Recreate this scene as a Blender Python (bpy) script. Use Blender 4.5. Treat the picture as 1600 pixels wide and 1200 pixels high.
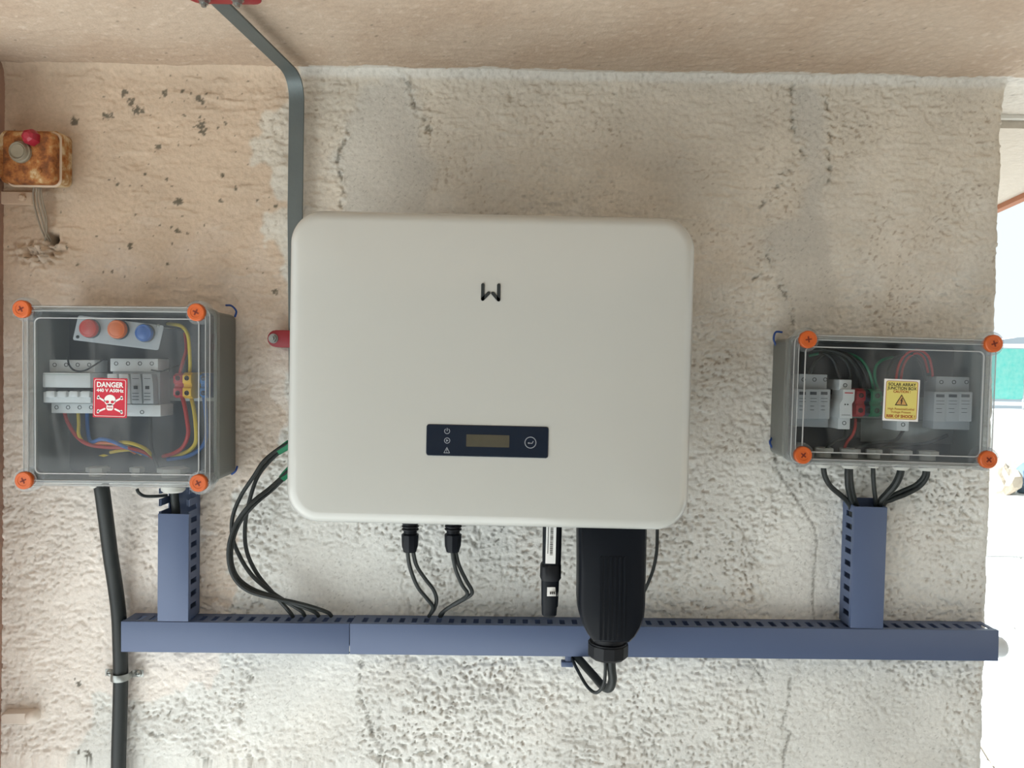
import bpy, bmesh, math, random
import numpy as np
from mathutils import Vector, Matrix

random.seed(7)
S = bpy.context.scene
for _o in list(bpy.data.objects):
    bpy.data.objects.remove(_o)
COL = S.collection

# ------------------------------------------------------------------ camera
EYE = 1.45
FPX = 1200.0
PITCH, ROLL, YAW = math.radians(1.2), math.radians(1.1), math.radians(0.35)
_f = Vector((-math.sin(YAW) * math.cos(PITCH), math.cos(YAW) * math.cos(PITCH), -math.sin(PITCH)))
_r = Vector((math.cos(YAW), math.sin(YAW), 0))
_u = _r.cross(_f)
_r2 = _r * math.cos(ROLL) + _u * math.sin(ROLL)
_u2 = -_r * math.sin(ROLL) + _u * math.cos(ROLL)
CAMLOC = Vector((0, 0, EYE))
cam_data = bpy.data.cameras.new('camera')
cam = bpy.data.objects.new('camera', cam_data)
COL.objects.link(cam)
cam.matrix_world = Matrix(((_r2.x, _u2.x, -_f.x, 0), (_r2.y, _u2.y, -_f.y, 0), (_r2.z, _u2.z, -_f.z, EYE), (0, 0, 0, 1)))
cam_data.sensor_width = 36
cam_data.lens = 36 * FPX / 1600
cam_data.clip_start = 0.02
S.camera = cam

# ------------------------------------------------------------------ light
world = bpy.data.worlds.new('world')
S.world = world
world.use_nodes = True
wb = world.node_tree.nodes['Background']
wb.inputs['Color'].default_value = (0.87, 0.96, 1.0, 1)
wb.inputs['Strength'].default_value = 0.72
sun_d = bpy.data.lights.new('sun', 'SUN')
sun_d.energy = 11.5
sun_d.angle = math.radians(0.6)
sun_d.color = (0.985, 1.0, 1.0)
sun = bpy.data.objects.new('sun', sun_d)
COL.objects.link(sun)
sun.location = (-4, 1, 6)
sun.rotation_euler = Vector((0.72, -0.03, -0.69)).to_track_quat('-Z', 'Y').to_euler()

S.view_settings.view_transform = 'Standard'
S.view_settings.look = 'None'
S.view_settings.gamma = 1.0
S.view_settings.use_curve_mapping = False
S.view_settings.exposure = 0.6
S.cycles.transparent_max_bounces = 24
S.cycles.max_bounces = 10
S.cycles.diffuse_bounces = 6

# ------------------------------------------------------------------ pixel <-> place
WALL = 1.2


def P(px, py, Y):
    d = _r2 * ((px - 800) / FPX) + _u2 * ((600 - py) / FPX) + _f
    return CAMLOC + d * (Y / d.y)


def PZ(px, py, Z):
    d = _r2 * ((px - 800) / FPX) + _u2 * ((600 - py) / FPX) + _f
    return CAMLOC + d * ((Z - EYE) / d.z)


def to_px(x, y, z):
    dx, dy, dz = x, y, z - EYE
    a = dx * _r2.x + dy * _r2.y + dz * _r2.z
    b = dx * _u2.x + dy * _u2.y + dz * _u2.z
    c = dx * _f.x + dy * _f.y + dz * _f.z
    return 800 + FPX * a / c, 600 - FPX * b / c


CEIL = P(800, 113, WALL).z


class Frame:
    """upright frame turned by ang about the depth axis; local y is the world depth"""

    def __init__(self, c, ang=0.0):
        self.c = Vector((c[0], 0, c[2]))
        self.a = ang
        self.ca, self.sa = math.cos(ang), math.sin(ang)

    def __call__(self, p):
        x, y, z = p
        return Vector((self.c.x + x * self.ca - z * self.sa, y, self.c.z + x * self.sa + z * self.ca))

    def inv(self, p):
        x, z = p[0] - self.c.x, p[2] - self.c.z
        return (x * self.ca + z * self.sa, p[1], -x * self.sa + z * self.ca)

    def px(self, u, v, Y):
        return self.inv(P(u, v, Y))


def fit(q, Y):
    """frame, width and height of the wall-parallel rectangle seen at four pixels TL TR BL BR"""
    a, b, c, d = [P(x, y, Y) for x, y in q]
    cen = (a + b + c + d) / 4
    w = ((b - a).length + (d - c).length) / 2
    h = ((c - a).length + (d - b).length) / 2
    hx = (b - a) + (d - c)
    vx = (a - c) + (b - d)
    ang = (math.atan2(hx.z, hx.x) + math.atan2(-vx.x, vx.z)) / 2
    return Frame(cen, ang), w, h


# ------------------------------------------------------------------ mesh building
def rrect(w, h, r, k=6, cx=0, cz=0):
    r = max(1e-5, min(r, w / 2 - 1e-5, h / 2 - 1e-5))
    pts = []
    for i, (sx, sz) in enumerate(((1, 1), (-1, 1), (-1, -1), (1, -1))):
        for j in range(k + 1):
            t = math.pi / 2 * (i + j / k)
            pts.append((cx + sx * (w / 2 - r) + r * math.cos(t), cz + sz * (h / 2 - r) + r * math.sin(t)))
    return pts


def smooth_path(pts, n=8):
    pts = [Vector(p) for p in pts]
    if len(pts) < 3:
        return pts
    ext = [pts[0] * 2 - pts[1]] + pts + [pts[-1] * 2 - pts[-2]]
    out = []
    for i in range(1, len(ext) - 2):
        p0, p1, p2, p3 = ext[i - 1:i + 3]
        for j in range(n):
            t = j / n
            out.append(0.5 * ((2 * p1) + (p2 - p0) * t + (2 * p0 - 5 * p1 + 4 * p2 - p3) * t * t + (3 * p1 - p0 - 3 * p2 + p3) * t ** 3))
    out.append(pts[-1])
    return out


class MB:
    def __init__(self, fr=None):
        self.v, self.f, self.fr = [], [], fr

    def add(self, vs, fs):
        o = len(self.v)
        if self.fr:
            vs = [self.fr(p) for p in vs]
        self.v += [Vector(p) for p in vs]
        self.f += [[i + o for i in f] for f in fs]
        return self

    def box(self, x0, x1, y0, y1, z0, z1):
        vs = [(x, y, z) for x in (x0, x1) for y in (y0, y1) for z in (z0, z1)]
        return self.add(vs, [(0, 1, 3, 2), (4, 6, 7, 5), (0, 4, 5, 1), (2, 3, 7, 6), (0, 2, 6, 4), (1, 5, 7, 3)])

    def rings(self, rings, cap=(True, True), closed=False):
        n = len(rings[0])
        vs = [p for r in rings for p in r]
        fs = []
        m = len(rings)
        for i in range(m if closed else m - 1):
            j2 = (i + 1) % m
            for j in range(n):
                k = (j + 1) % n
                fs.append((i * n + j, i * n + k, j2 * n + k, j2 * n + j))
        if not closed:
            if cap[0]:
                fs.append(tuple(range(n)))
            if cap[1]:
                fs.append(tuple((m - 1) * n + i for i in range(n)))
        return self.add(vs, fs)

    def rloft(self, lst, k=6, cap=(True, True), closed=False):
        """lst of (w, h, r, y[, cx, cz]) rounded rectangles stacked along the depth"""
        rs = []
        for t in lst:
            w, h, r, y = t[:4]
            cx, cz = (t[4], t[5]) if len(t) > 4 else (0, 0)
            rs.append([(x, y, z) for x, z in rrect(w, h, r, k, cx, cz)])
        return self.rings(rs, cap, closed)

    def prism(self, pts, y0, y1):
        return self.rings([[(x, y0, z) for x, z in pts], [(x, y1, z) for x, z in pts]])

    def disc(self, cx, cz, r, y0, y1, n=20, rz=None):
        rz = rz or r
        return self.prism([(cx + r * math.cos(2 * math.pi * i / n), cz + rz * math.sin(2 * math.pi * i / n)) for i in range(n)], y0, y1)

    def ring(self, cx, cz, r, w, y0, y1, n=28, a0=0.0, a1=2 * math.pi):
        full = abs(a1 - a0 - 2 * math.pi) < 1e-6
        m = n if full else n + 1
        rs = []
        for i in range(m):
            t = a0 + (a1 - a0) * i / n
            c, s = math.cos(t), math.sin(t)
            rs.append([(cx + (r - w / 2) * c, y0, cz + (r - w / 2) * s), (cx + (r + w / 2) * c, y0, cz + (r + w / 2) * s),
                       (cx + (r + w / 2) * c, y1, cz + (r + w / 2) * s), (cx + (r - w / 2) * c, y1, cz + (r - w / 2) * s)])
        return self.rings(rs, closed=full)

    def line(self, a, b, w, y0, y1, round_=True):
        """flat bar with round ends between two (x, z) points"""
        ax, az = a
        bx, bz = b
        t = math.atan2(bz - az, bx - ax)
        pts = []
        n = 6 if round_ else 1
        for i in range(n + 1):
            q = t - math.pi / 2 + math.pi * i / n
            pts.append((bx + w / 2 * math.cos(q), bz + w / 2 * math.sin(q)))
        for i in range(n + 1):
            q = t + math.pi / 2 + math.pi * i / n
            pts.append((ax + w / 2 * math.cos(q), az + w / 2 * math.sin(q)))
        return self.prism(pts, y0, y1)

    def lathe(self, prof, org, axis='y', n=24, phase=0.0):
        """prof of (along, radius) about an axis through org"""
        ox, oy, oz = org
        rs = []
        for a, r in prof:
            ring = []
            for i in range(n):
                t = 2 * math.pi * i / n + phase
                c, s = r * math.cos(t), r * math.sin(t)
                if axis == 'y':
                    ring.append((ox + c, oy + a, oz + s))
                elif axis == 'z':
                    ring.append((ox + c, oy + s, oz + a))
                else:
                    ring.append((ox + a, oy + c, oz + s))
            rs.append(ring)
        return self.rings(rs)

    def tube(self, pts, r, n=10, smooth=8):
        ps = smooth_path(pts, smooth) if smooth else [Vector(p) for p in pts]
        m = len(ps)
        rad = r if callable(r) else (lambda t: r)
        T = [(ps[min(i + 1, m - 1)] - ps[max(i - 1, 0)]).normalized() for i in range(m)]
        N = T[0].orthogonal().normalized()
        rs = []
        for i in range(m):
            N = (N - T[i] * N.dot(T[i])).normalized()
            B = T[i].cross(N)
            q = rad(i / (m - 1))
            rs.append([ps[i] + (N * math.cos(2 * math.pi * j / n) + B * math.sin(2 * math.pi * j / n)) * q for j in range(n)])
        return self.rings(rs)

    def text(self, s, size, cx, cz, y0, bold=0.0, width=None, depth=0.0003):
        vs, fs = text_mesh(s, bold)
        xs = [p[0] for p in vs]
        zs = [p[1] for p in vs]
        w = max(xs) - min(xs)
        k = size / 0.70
        kx = width / w if width else k
        mx = (max(xs) + min(xs)) / 2
        return self.add([((x - mx) * kx + cx, y0, (z - 0.34) * k + cz) for x, z in vs], fs)

    def mesh(self, name, smooth=True, bevel=0.0, seg=2, origin=None, ang=35):
        o = origin or Vector((0, 0, 0))
        me = bpy.data.meshes.new(name)
        me.from_pydata([tuple(p - o) for p in self.v], [], self.f)
        bm = bmesh.new()
        bm.from_mesh(me)
        bmesh.ops.recalc_face_normals(bm, faces=bm.faces)
        if bevel:
            ed = [e for e in bm.edges if len(e.link_faces) == 2 and e.calc_face_angle(0) > math.radians(40)]
            bmesh.ops.bevel(bm, geom=ed, offset=bevel, segments=seg, affect='EDGES', clamp_overlap=True, profile=0.5)
        bm.to_mesh(me)
        bm.free()
        if smooth:
            me.shade_smooth()
            me.set_sharp_from_angle(angle=math.radians(ang))
        return me


_tc = {}


def text_mesh(s, bold):
    key = (s, bold)
    if key in _tc:
        return _tc[key]
    c = bpy.data.curves.new('t', 'FONT')
    c.body = s
    c.size = 1
    c.offset = bold
    c.resolution_u = 3
    o = bpy.data.objects.new('t', c)
    COL.objects.link(o)
    dg = bpy.context.evaluated_depsgraph_get()
    e = o.evaluated_get(dg)
    m = e.to_mesh()
    r = ([(v.co.x, v.co.y) for v in m.vertices], [list(p.vertices) for p in m.polygons])
    e.to_mesh_clear()
    bpy.data.objects.remove(o)
    bpy.data.curves.remove(c)
    _tc[key] = r
    return r


def top(o):
    while o.parent:
        o = o.parent
    return o


def obj(name, mb, m, parent=None, label=None, smooth=True, bevel=0.0, seg=2, ang=35):
    if parent:
        org = top(parent).location.copy()
    else:
        xs = [p.x for p in mb.v]
        ys = [p.y for p in mb.v]
        zs = [p.z for p in mb.v]
        org = Vector(((min(xs) + max(xs)) / 2, (min(ys) + max(ys)) / 2, min(zs)))
    me = mb.mesh(name, smooth, bevel, seg, org, ang)
    me.materials.append(m)
    o = bpy.data.objects.new(name, me)
    COL.objects.link(o)
    if parent:
        o.parent = parent
    else:
        o.location = org
    if label:
        o['label'] = label
    return o


def place(name, me, m, parent, pos, rot=None, label=None):
    """a copy of shared mesh data at a world place under its thing"""
    if not me.materials:
        me.materials.append(m)
    o = bpy.data.objects.new(name, me)
    COL.objects.link(o)
    o.parent = parent
    o.location = Vector(pos) - top(parent).location
    if rot:
        o.rotation_euler = rot
    if label:
        o['label'] = label
    return o


def sub(name, me, m, parent, off=(0, 0, 0)):
    if not me.materials:
        me.materials.append(m)
    o = bpy.data.objects.new(name, me)
    COL.objects.link(o)
    o.parent = parent
    o.location = off
    return o


def tag(o, label, cat, group=None):
    o['label'] = label
    o['category'] = cat
    if group:
        o['group'] = group
    return o


def thing(name, label, cat, loc, group=None):
    o = bpy.data.objects.new(name, None)
    o.empty_display_size = 0.02
    COL.objects.link(o)
    o.location = loc
    return tag(o, label, cat, group)


def struct(o):
    o['kind'] = 'structure'
    return o


# ------------------------------------------------------------------ materials
def lin(c):
    return tuple((x / 12.92 if x <= 0.04045 else ((x + 0.055) / 1.055) ** 2.4) for x in [q / 255 for q in c]) + (1,)


def nt(name):
    m = bpy.data.materials.new(name)
    m.use_nodes = True
    t = m.node_tree
    return m, t, t.nodes['Principled BSDF']


def mat(name, col, rough=0.5, metal=0.0, var=0.0, scale=30.0, bump=0.0, bscale=None, spec=0.5, col2=None, coat=0.0):
    m, t, b = nt(name)
    b.inputs['Roughness'].default_value = rough
    b.inputs['Metallic'].default_value = metal
    b.inputs['Specular IOR Level'].default_value = spec
    b.inputs['Coat Weight'].default_value = coat
    b.inputs['Coat Roughness'].default_value = 0.08
    c = lin(col)
    tc = t.nodes.new('ShaderNodeTexCoord')
    n = t.nodes.new('ShaderNodeTexNoise')
    n.inputs['Scale'].default_value = scale
    n.inputs['Detail'].default_value = 5
    t.links.new(tc.outputs['Object'], n.inputs['Vector'])
    mx = t.nodes.new('ShaderNodeMix')
    mx.data_type = 'RGBA'
    k = 1 - var
    mx.inputs[6].default_value = lin(col2) if col2 else (c[0] * k, c[1] * k, c[2] * k, 1)
    mx.inputs[7].default_value = c
    t.links.new(n.outputs['Fac'], mx.inputs[0])
    t.links.new(mx.outputs[2], b.inputs['Base Color'])
    if bump:
        n2 = t.nodes.new('ShaderNodeTexNoise')
        n2.inputs['Scale'].default_value = bscale or scale * 4
        n2.inputs['Detail'].default_value = 6
        t.links.new(tc.outputs['Object'], n2.inputs['Vector'])
        bp = t.nodes.new('ShaderNodeBump')
        bp.inputs['Strength'].default_value = 1.0
        bp.inputs['Distance'].default_value = bump
        t.links.new(n2.outputs['Fac'], bp.inputs['Height'])
        t.links.new(bp.outputs['Normal'], b.inputs['Normal'])
    return m


def clear_mat(name, tint=(0.93, 0.95, 0.96), dust=0.12, white=0.0, rough=0.06, scale=45, refl=0.9):
    """clear moulded plastic with scuffs and dust; white adds a painted highlight"""
    m = bpy.data.materials.new(name)
    m.use_nodes = True
    t = m.node_tree
    t.nodes.clear()
    out = t.nodes.new('ShaderNodeOutputMaterial')
    tr = t.nodes.new('ShaderNodeBsdfTransparent')
    tr.inputs[0].default_value = tint + (1,)
    gl = t.nodes.new('ShaderNodeBsdfGlossy')
    gl.inputs['Roughness'].default_value = rough
    gl.inputs['Color'].default_value = (refl, refl, refl, 1)
    # Schlick reflectance, the same from both faces of the thin sheet
    lw_ = t.nodes.new('ShaderNodeLayerWeight')
    lw_.inputs['Blend'].default_value = 0.5
    pw = t.nodes.new('ShaderNodeMath')
    pw.operation = 'POWER'
    pw.inputs[1].default_value = 5.0
    t.links.new(lw_.outputs['Facing'], pw.inputs[0])
    fr = t.nodes.new('ShaderNodeMapRange')
    fr.inputs['To Min'].default_value = 0.04
    fr.inputs['To Max'].default_value = 1.0
    t.links.new(pw.outputs[0], fr.inputs['Value'])
    m1 = t.nodes.new('ShaderNodeMixShader')
    t.links.new(fr.outputs[0], m1.inputs[0])
    t.links.new(tr.outputs[0], m1.inputs[1])
    t.links.new(gl.outputs[0], m1.inputs[2])
    df = t.nodes.new('ShaderNodeBsdfDiffuse')
    df.inputs[0].default_value = (0.62, 0.63, 0.63, 1)
    tc = t.nodes.new('ShaderNodeTexCoord')
    mp = t.nodes.new('ShaderNodeMapping')
    mp.inputs['Rotation'].default_value = (0, 0.7, 0)
    mp.inputs['Scale'].default_value = (1, 1, 0.3)
    t.links.new(tc.outputs['Object'], mp.inputs[0])
    n1 = t.nodes.new('ShaderNodeTexNoise')
    n1.inputs['Scale'].default_value = scale
    n1.inputs['Detail'].default_value = 8
    n1.inputs['Distortion'].default_value = 0.8
    t.links.new(mp.outputs[0], n1.inputs['Vector'])
    rp = t.nodes.new('ShaderNodeMapRange')
    rp.inputs['From Min'].default_value = 0.42
    rp.inputs['From Max'].default_value = 0.75
    rp.inputs['To Min'].default_value = white
    rp.inputs['To Max'].default_value = white + dust
    t.links.new(n1.outputs['Fac'], rp.inputs['Value'])
    m2 = t.nodes.new('ShaderNodeMixShader')
    t.links.new(rp.outputs[0], m2.inputs[0])
    t.links.new(m1.outputs[0], m2.inputs[1])
    t.links.new(df.outputs[0], m2.inputs[2])
    t.links.new(m2.outputs[0], out.inputs[0])
    return m


def plaster_mat(name):
    """painted plaster: the paint colours come from the mesh, grain and fine relief from noise"""
    m, t, b = nt(name)
    b.inputs['Roughness'].default_value = 0.85
    b.inputs['Specular IOR Level'].default_value = 0.25
    at = t.nodes.new('ShaderNodeAttribute')
    at.attribute_name = 'paint'
    tc = t.nodes.new('ShaderNodeTexCoord')
    n = t.nodes.new('ShaderNodeTexNoise')
    n.inputs['Scale'].default_value = 160
    n.inputs['Detail'].default_value = 7
    t.links.new(tc.outputs['Object'], n.inputs['Vector'])
    rp = t.nodes.new('ShaderNodeMapRange')
    rp.inputs['To Min'].default_value = 0.80
    rp.inputs['To Max'].default_value = 1.16
    t.links.new(n.outputs['Fac'], rp.inputs['Value'])
    mu = t.nodes.new('ShaderNodeVectorMath')
    mu.operation = 'SCALE'
    t.links.new(at.outputs['Color'], mu.inputs[0])
    t.links.new(rp.outputs[0], mu.inputs['Scale'])
    t.links.new(mu.outputs[0], b.inputs['Base Color'])
    n2 = t.nodes.new('ShaderNodeTexNoise')
    n2.inputs['Scale'].default_value = 320
    n2.inputs['Detail'].default_value = 6
    t.links.new(tc.outputs['Object'], n2.inputs['Vector'])
    bp = t.nodes.new('ShaderNodeBump')
    bp.inputs['Distance'].default_value = 0.0009
    bp.inputs['Strength'].default_value = 0.8
    t.links.new(n2.outputs['Fac'], bp.inputs['Height'])
    t.links.new(bp.outputs['Normal'], b.inputs['Normal'])
    return m


def rust_mat(name, shift=0.0):
    m, t, b = nt(name)
    b.inputs['Roughness'].default_value = 0.75
    tc = t.nodes.new('ShaderNodeTexCoord')
    n = t.nodes.new('ShaderNodeTexNoise')
    n.inputs['Scale'].default_value = 55
    n.inputs['Detail'].default_value = 8
    n.inputs['Roughness'].default_value = 0.65
    t.links.new(tc.outputs['Object'], n.inputs['Vector'])
    cr = t.nodes.new('ShaderNodeValToRGB')
    e = cr.color_ramp.elements
    e[0].position, e[0].color = 0.30 - shift, lin((70, 42, 24))
    e[1].position, e[1].color = 0.72 - shift, lin((205, 182, 146))
    for p_, c_ in ((0.44, (128, 74, 34)), (0.54, (165, 104, 52)), (0.62, (176, 134, 84))):
        q = e.new(p_ - shift)
        q.color = lin(c_)
    t.links.new(n.outputs['Fac'], cr.inputs[0])
    t.links.new(cr.outputs[0], b.inputs['Base Color'])
    bp = t.nodes.new('ShaderNodeBump')
    bp.inputs['Distance'].default_value = 0.0012
    t.links.new(n.outputs['Fac'], bp.inputs['Height'])
    t.links.new(bp.outputs['Normal'], b.inputs['Normal'])
    return m


M = dict(
    plaster=plaster_mat('painted_plaster'),
    white_shell=mat('inverter_white', (190, 191, 186), 0.22, var=0.02, scale=6, coat=0.5),
    inv_dark=mat('cast_aluminium', (120, 122, 124), 0.5, 0.6),
    logo=mat('logo_ink', (38, 44, 46), 0.4),
    navy=mat('display_glass', (20, 30, 46), 0.12, var=0.1, scale=12),
    screen=mat('lcd_screen', (84, 80, 66), 0.25, var=0.25, scale=90),
    icon=mat('icon_grey', (150, 156, 164), 0.5),
    black=mat('black_plastic', (12, 17, 25), 0.42, var=0.15, scale=40, spec=0.2),
    black2=mat('black_plastic_ribbed', (14, 17, 23), 0.5, var=0.1, spec=0.3),
    cable=mat('black_cable', (32, 38, 38), 0.5, var=0.15, scale=60),
    trunk=mat('trunking_pvc', (85, 100, 132), 0.42, var=0.04, scale=20),
    box_grey=mat('enclosure_grey', (124, 127, 123), 0.5, var=0.04, scale=14, bump=0.0002, bscale=500),
    plate=mat('mounting_plate', (70, 73, 78), 0.6, var=0.12, scale=18),
    lid=clear_mat('lid_clear', (0.90, 0.92, 0.93), 0.08, 0.0, scale=26, refl=0.6),
    rim=clear_mat('lid_rim_clear', (0.92, 0.94, 0.95), 0.05, 0.10, 0.08),
    bead=clear_mat('lid_bead_glint', (0.95, 0.96, 0.97), 0.05, 0.62, 0.08),  # mostly white: the lid's edge highlights are painted into these beads
    orange=mat('screw_orange', (206, 96, 34), 0.42, var=0.08, scale=60),
    orange_dark=mat('screw_slot', (120, 40, 16), 0.6),
    device=mat('breaker_white', (226, 228, 228), 0.45, var=0.03),
    device_grey=mat('breaker_grey', (176, 180, 183), 0.5, var=0.04),
    dark=mat('dark_recess', (38, 40, 42), 0.7),
    steel=mat('zinc_steel', (160, 163, 160), 0.35, 0.8, var=0.2, scale=120),
    galv=mat('galvanised_strip', (108, 116, 116), 0.5, 0.55, var=0.22, scale=26, bump=0.0002, bscale=200),
    red_ins=mat('red_insulator', (140, 22, 36), 0.4, var=0.12, scale=50),
    lamp_red=mat('lamp_red', (196, 62, 48), 0.2, var=0.1, scale=80),
    lamp_orange=mat('lamp_orange', (228, 112, 44), 0.2, var=0.1, scale=80),
    lamp_blue=mat('lamp_blue', (30, 92, 170), 0.2, var=0.1, scale=80),
    term_red=mat('terminal_red', (170, 40, 48), 0.45),
    term_yellow=mat('terminal_yellow', (226, 176, 34), 0.45),
    term_blue=mat('terminal_blue', (30, 100, 160), 0.45),
    term_green=mat('terminal_green', (24, 116, 78), 0.45),
    w_red=mat('wire_red', (176, 44, 40), 0.45),
    w_yellow=mat('wire_yellow', (206, 178, 46), 0.45),
    w_blue=mat('wire_blue', (44, 100, 170), 0.45),
    w_green=mat('wire_green', (24, 120, 86), 0.45),
    w_orange=mat('wire_orange', (206, 112, 62), 0.45),
    w_grey=mat('wire_grey', (158, 146, 130), 0.6, var=0.2, scale=80),
    sleeve=mat('green_sleeve', (20, 122, 84), 0.5, var=0.1),
    st_red=mat('sticker_red', (196, 24, 50), 0.45),
    st_white=mat('sticker_white', (238, 238, 236), 0.5),
    st_yellow=mat('sticker_yellow', (222, 210, 118), 0.5),
    st_ink=mat('sticker_ink', (52, 46, 40), 0.6),
    st_brown=mat('sticker_redbrown', (168, 76, 40), 0.6),
    st_tan=mat('sticker_triangle', (206, 160, 92), 0.6),
    blue_tape=mat('blue_film', (34, 70, 140), 0.5),
    gland=mat('gland_grey', (196, 196, 190), 0.5, var=0.04),
    rust=rust_mat('rusty_paint'),
    rust_pale=rust_mat('rusty_cream_paint', 0.13),
    button_red=mat('button_red', (164, 38, 56), 0.3, var=0.15, scale=90),
    button_grey=mat('button_grey', (150, 140, 120), 0.5, var=0.3, scale=70),
    painted=mat('overpainted_metal', (214, 190, 166), 0.7, var=0.1, scale=60, bump=0.0006, bscale=160),
    painted_pale=mat('overpainted_metal_pale', (230, 219, 208), 0.7, var=0.1, scale=60, bump=0.0006, bscale=160),
    pavement=mat('paving_stone', (212, 216, 216), 0.85, var=0.15, scale=6, bump=0.004, bscale=40),
    joint=mat('paving_joint', (150, 140, 126), 0.9, var=0.2, scale=10),
    lime=mat('limewash', (232, 231, 226), 0.9, var=0.12, scale=5, bump=0.004, bscale=30),
    net=mat('turquoise_mesh', (60, 190, 182), 0.7, scale=24, col2=(150, 206, 196)),
    rock=mat('rubble_stone', (176, 166, 150), 0.9, var=0.35, scale=12, bump=0.01, bscale=20),
    tarp=mat('slate_tarp', (88, 110, 128), 0.6, var=0.2, scale=10),
    brick=mat('brick_edge', (176, 120, 92), 0.9, var=0.3, scale=30),
    soffit=mat('soffit_plaster', (206, 198, 186), 0.9, var=0.15, scale=40, bump=0.004, bscale=90),
    pvc=mat('white_conduit', (222, 228, 232), 0.4),
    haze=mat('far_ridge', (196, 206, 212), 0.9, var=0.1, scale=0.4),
)


# ------------------------------------------------------------------ noise for the plaster
def perlin(x, y, seed):
    rng = np.random.RandomState(seed)
    ang = rng.rand(256, 256) * 2 * np.pi
    gx, gy = np.cos(ang), np.sin(ang)
    xi, yi = np.floor(x).astype(int), np.floor(y).astype(int)
    xf, yf = x - xi, y - yi
    u = xf * xf * xf * (xf * (xf * 6 - 15) + 10)
    w = yf * yf * yf * (yf * (yf * 6 - 15) + 10)

    def g(i, j):
        a, b = (xi + i) & 255, (yi + j) & 255
        return gx[a, b] * (xf - i) + gy[a, b] * (yf - j)
    return ((g(0, 0) * (1 - u) + g(1, 0) * u) * (1 - w) + (g(0, 1) * (1 - u) + g(1, 1) * u) * w) * 1.5


def fbm(x, y, s, oct=3, seed=0):
    r, a = 0, 1.0
    for i in range(oct):
        r = r + a * perlin(x / s, y / s, seed + i)
        s, a = s / 2, a * 0.5
    return r


def sstep(a, b, x):
    t = np.clip((x - a) / (b - a), 0, 1)
    return t * t * (3 - 2 * t)


def inpoly(u, v, poly):
    r = np.zeros(u.shape, bool)
    n = len(poly)
    for i in range(n):
        x1, y1 = poly[i]
        x2, y2 = poly[(i + 1) % n]
        if y1 == y2:
            continue
        c = ((y1 > v) != (y2 > v)) & (u < (x2 - x1) * (v - y1) / (y2 - y1) + x1)
        r ^= c
    return r


def segdist(u, v, pts):
    d = np.full(u.shape, 1e9)
    for (x1, y1), (x2, y2) in zip(pts[:-1], pts[1:]):
        L2 = (x2 - x1) ** 2 + (y2 - y1) ** 2
        t = np.clip(((u - x1) * (x2 - x1) + (v - y1) * (y2 - y1)) / L2, 0, 1)
        d = np.minimum(d, np.hypot(u - x1 - t * (x2 - x1), v - y1 - t * (y2 - y1)))
    return d


def grid_mesh(name, X, Y, Z, C):
    """surface from 2-D arrays of points with a paint colour at every vertex"""
    h, w = X.shape
    me = bpy.data.meshes.new(name)
    n = h * w
    co = np.stack([X, Y, Z], -1).reshape(-1).astype(np.float32)
    idx = np.arange(n).reshape(h, w)
    q = np.stack([idx[:-1, :-1], idx[:-1, 1:], idx[1:, 1:], idx[1:, :-1]], -1).reshape(-1).astype(np.int32)
    me.vertices.add(n)
    me.vertices.foreach_set('co', co)
    nf = (h - 1) * (w - 1)
    me.loops.add(nf * 4)
    me.loops.foreach_set('vertex_index', q)
    me.polygons.add(nf)
    me.polygons.foreach_set('loop_start', np.arange(0, nf * 4, 4, dtype=np.int32))
    me.update(calc_edges=True)
    at = me.attributes.new('paint', 'FLOAT_COLOR', 'POINT')
    rgba = np.concatenate([C.reshape(-1, 3), np.ones((n, 1))], 1).astype(np.float32)
    at.data.foreach_set('color', rgba.reshape(-1))
    me.shade_smooth()
    me.materials.append(M['plaster'])
    o = bpy.data.objects.new(name, me)
    COL.objects.link(o)
    return o


L3 = lambda c: np.array(lin(c)[:3])
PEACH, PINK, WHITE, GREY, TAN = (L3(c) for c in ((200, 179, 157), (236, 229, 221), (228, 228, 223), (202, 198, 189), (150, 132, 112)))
DIRT = L3((84, 80, 68))

# ------------------------------------------------------------------ the wall
XL = P(9, 600, WALL).x
XR = P(1557, 560, WALL).x
CR = 0.012      # radius of the right corner


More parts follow.
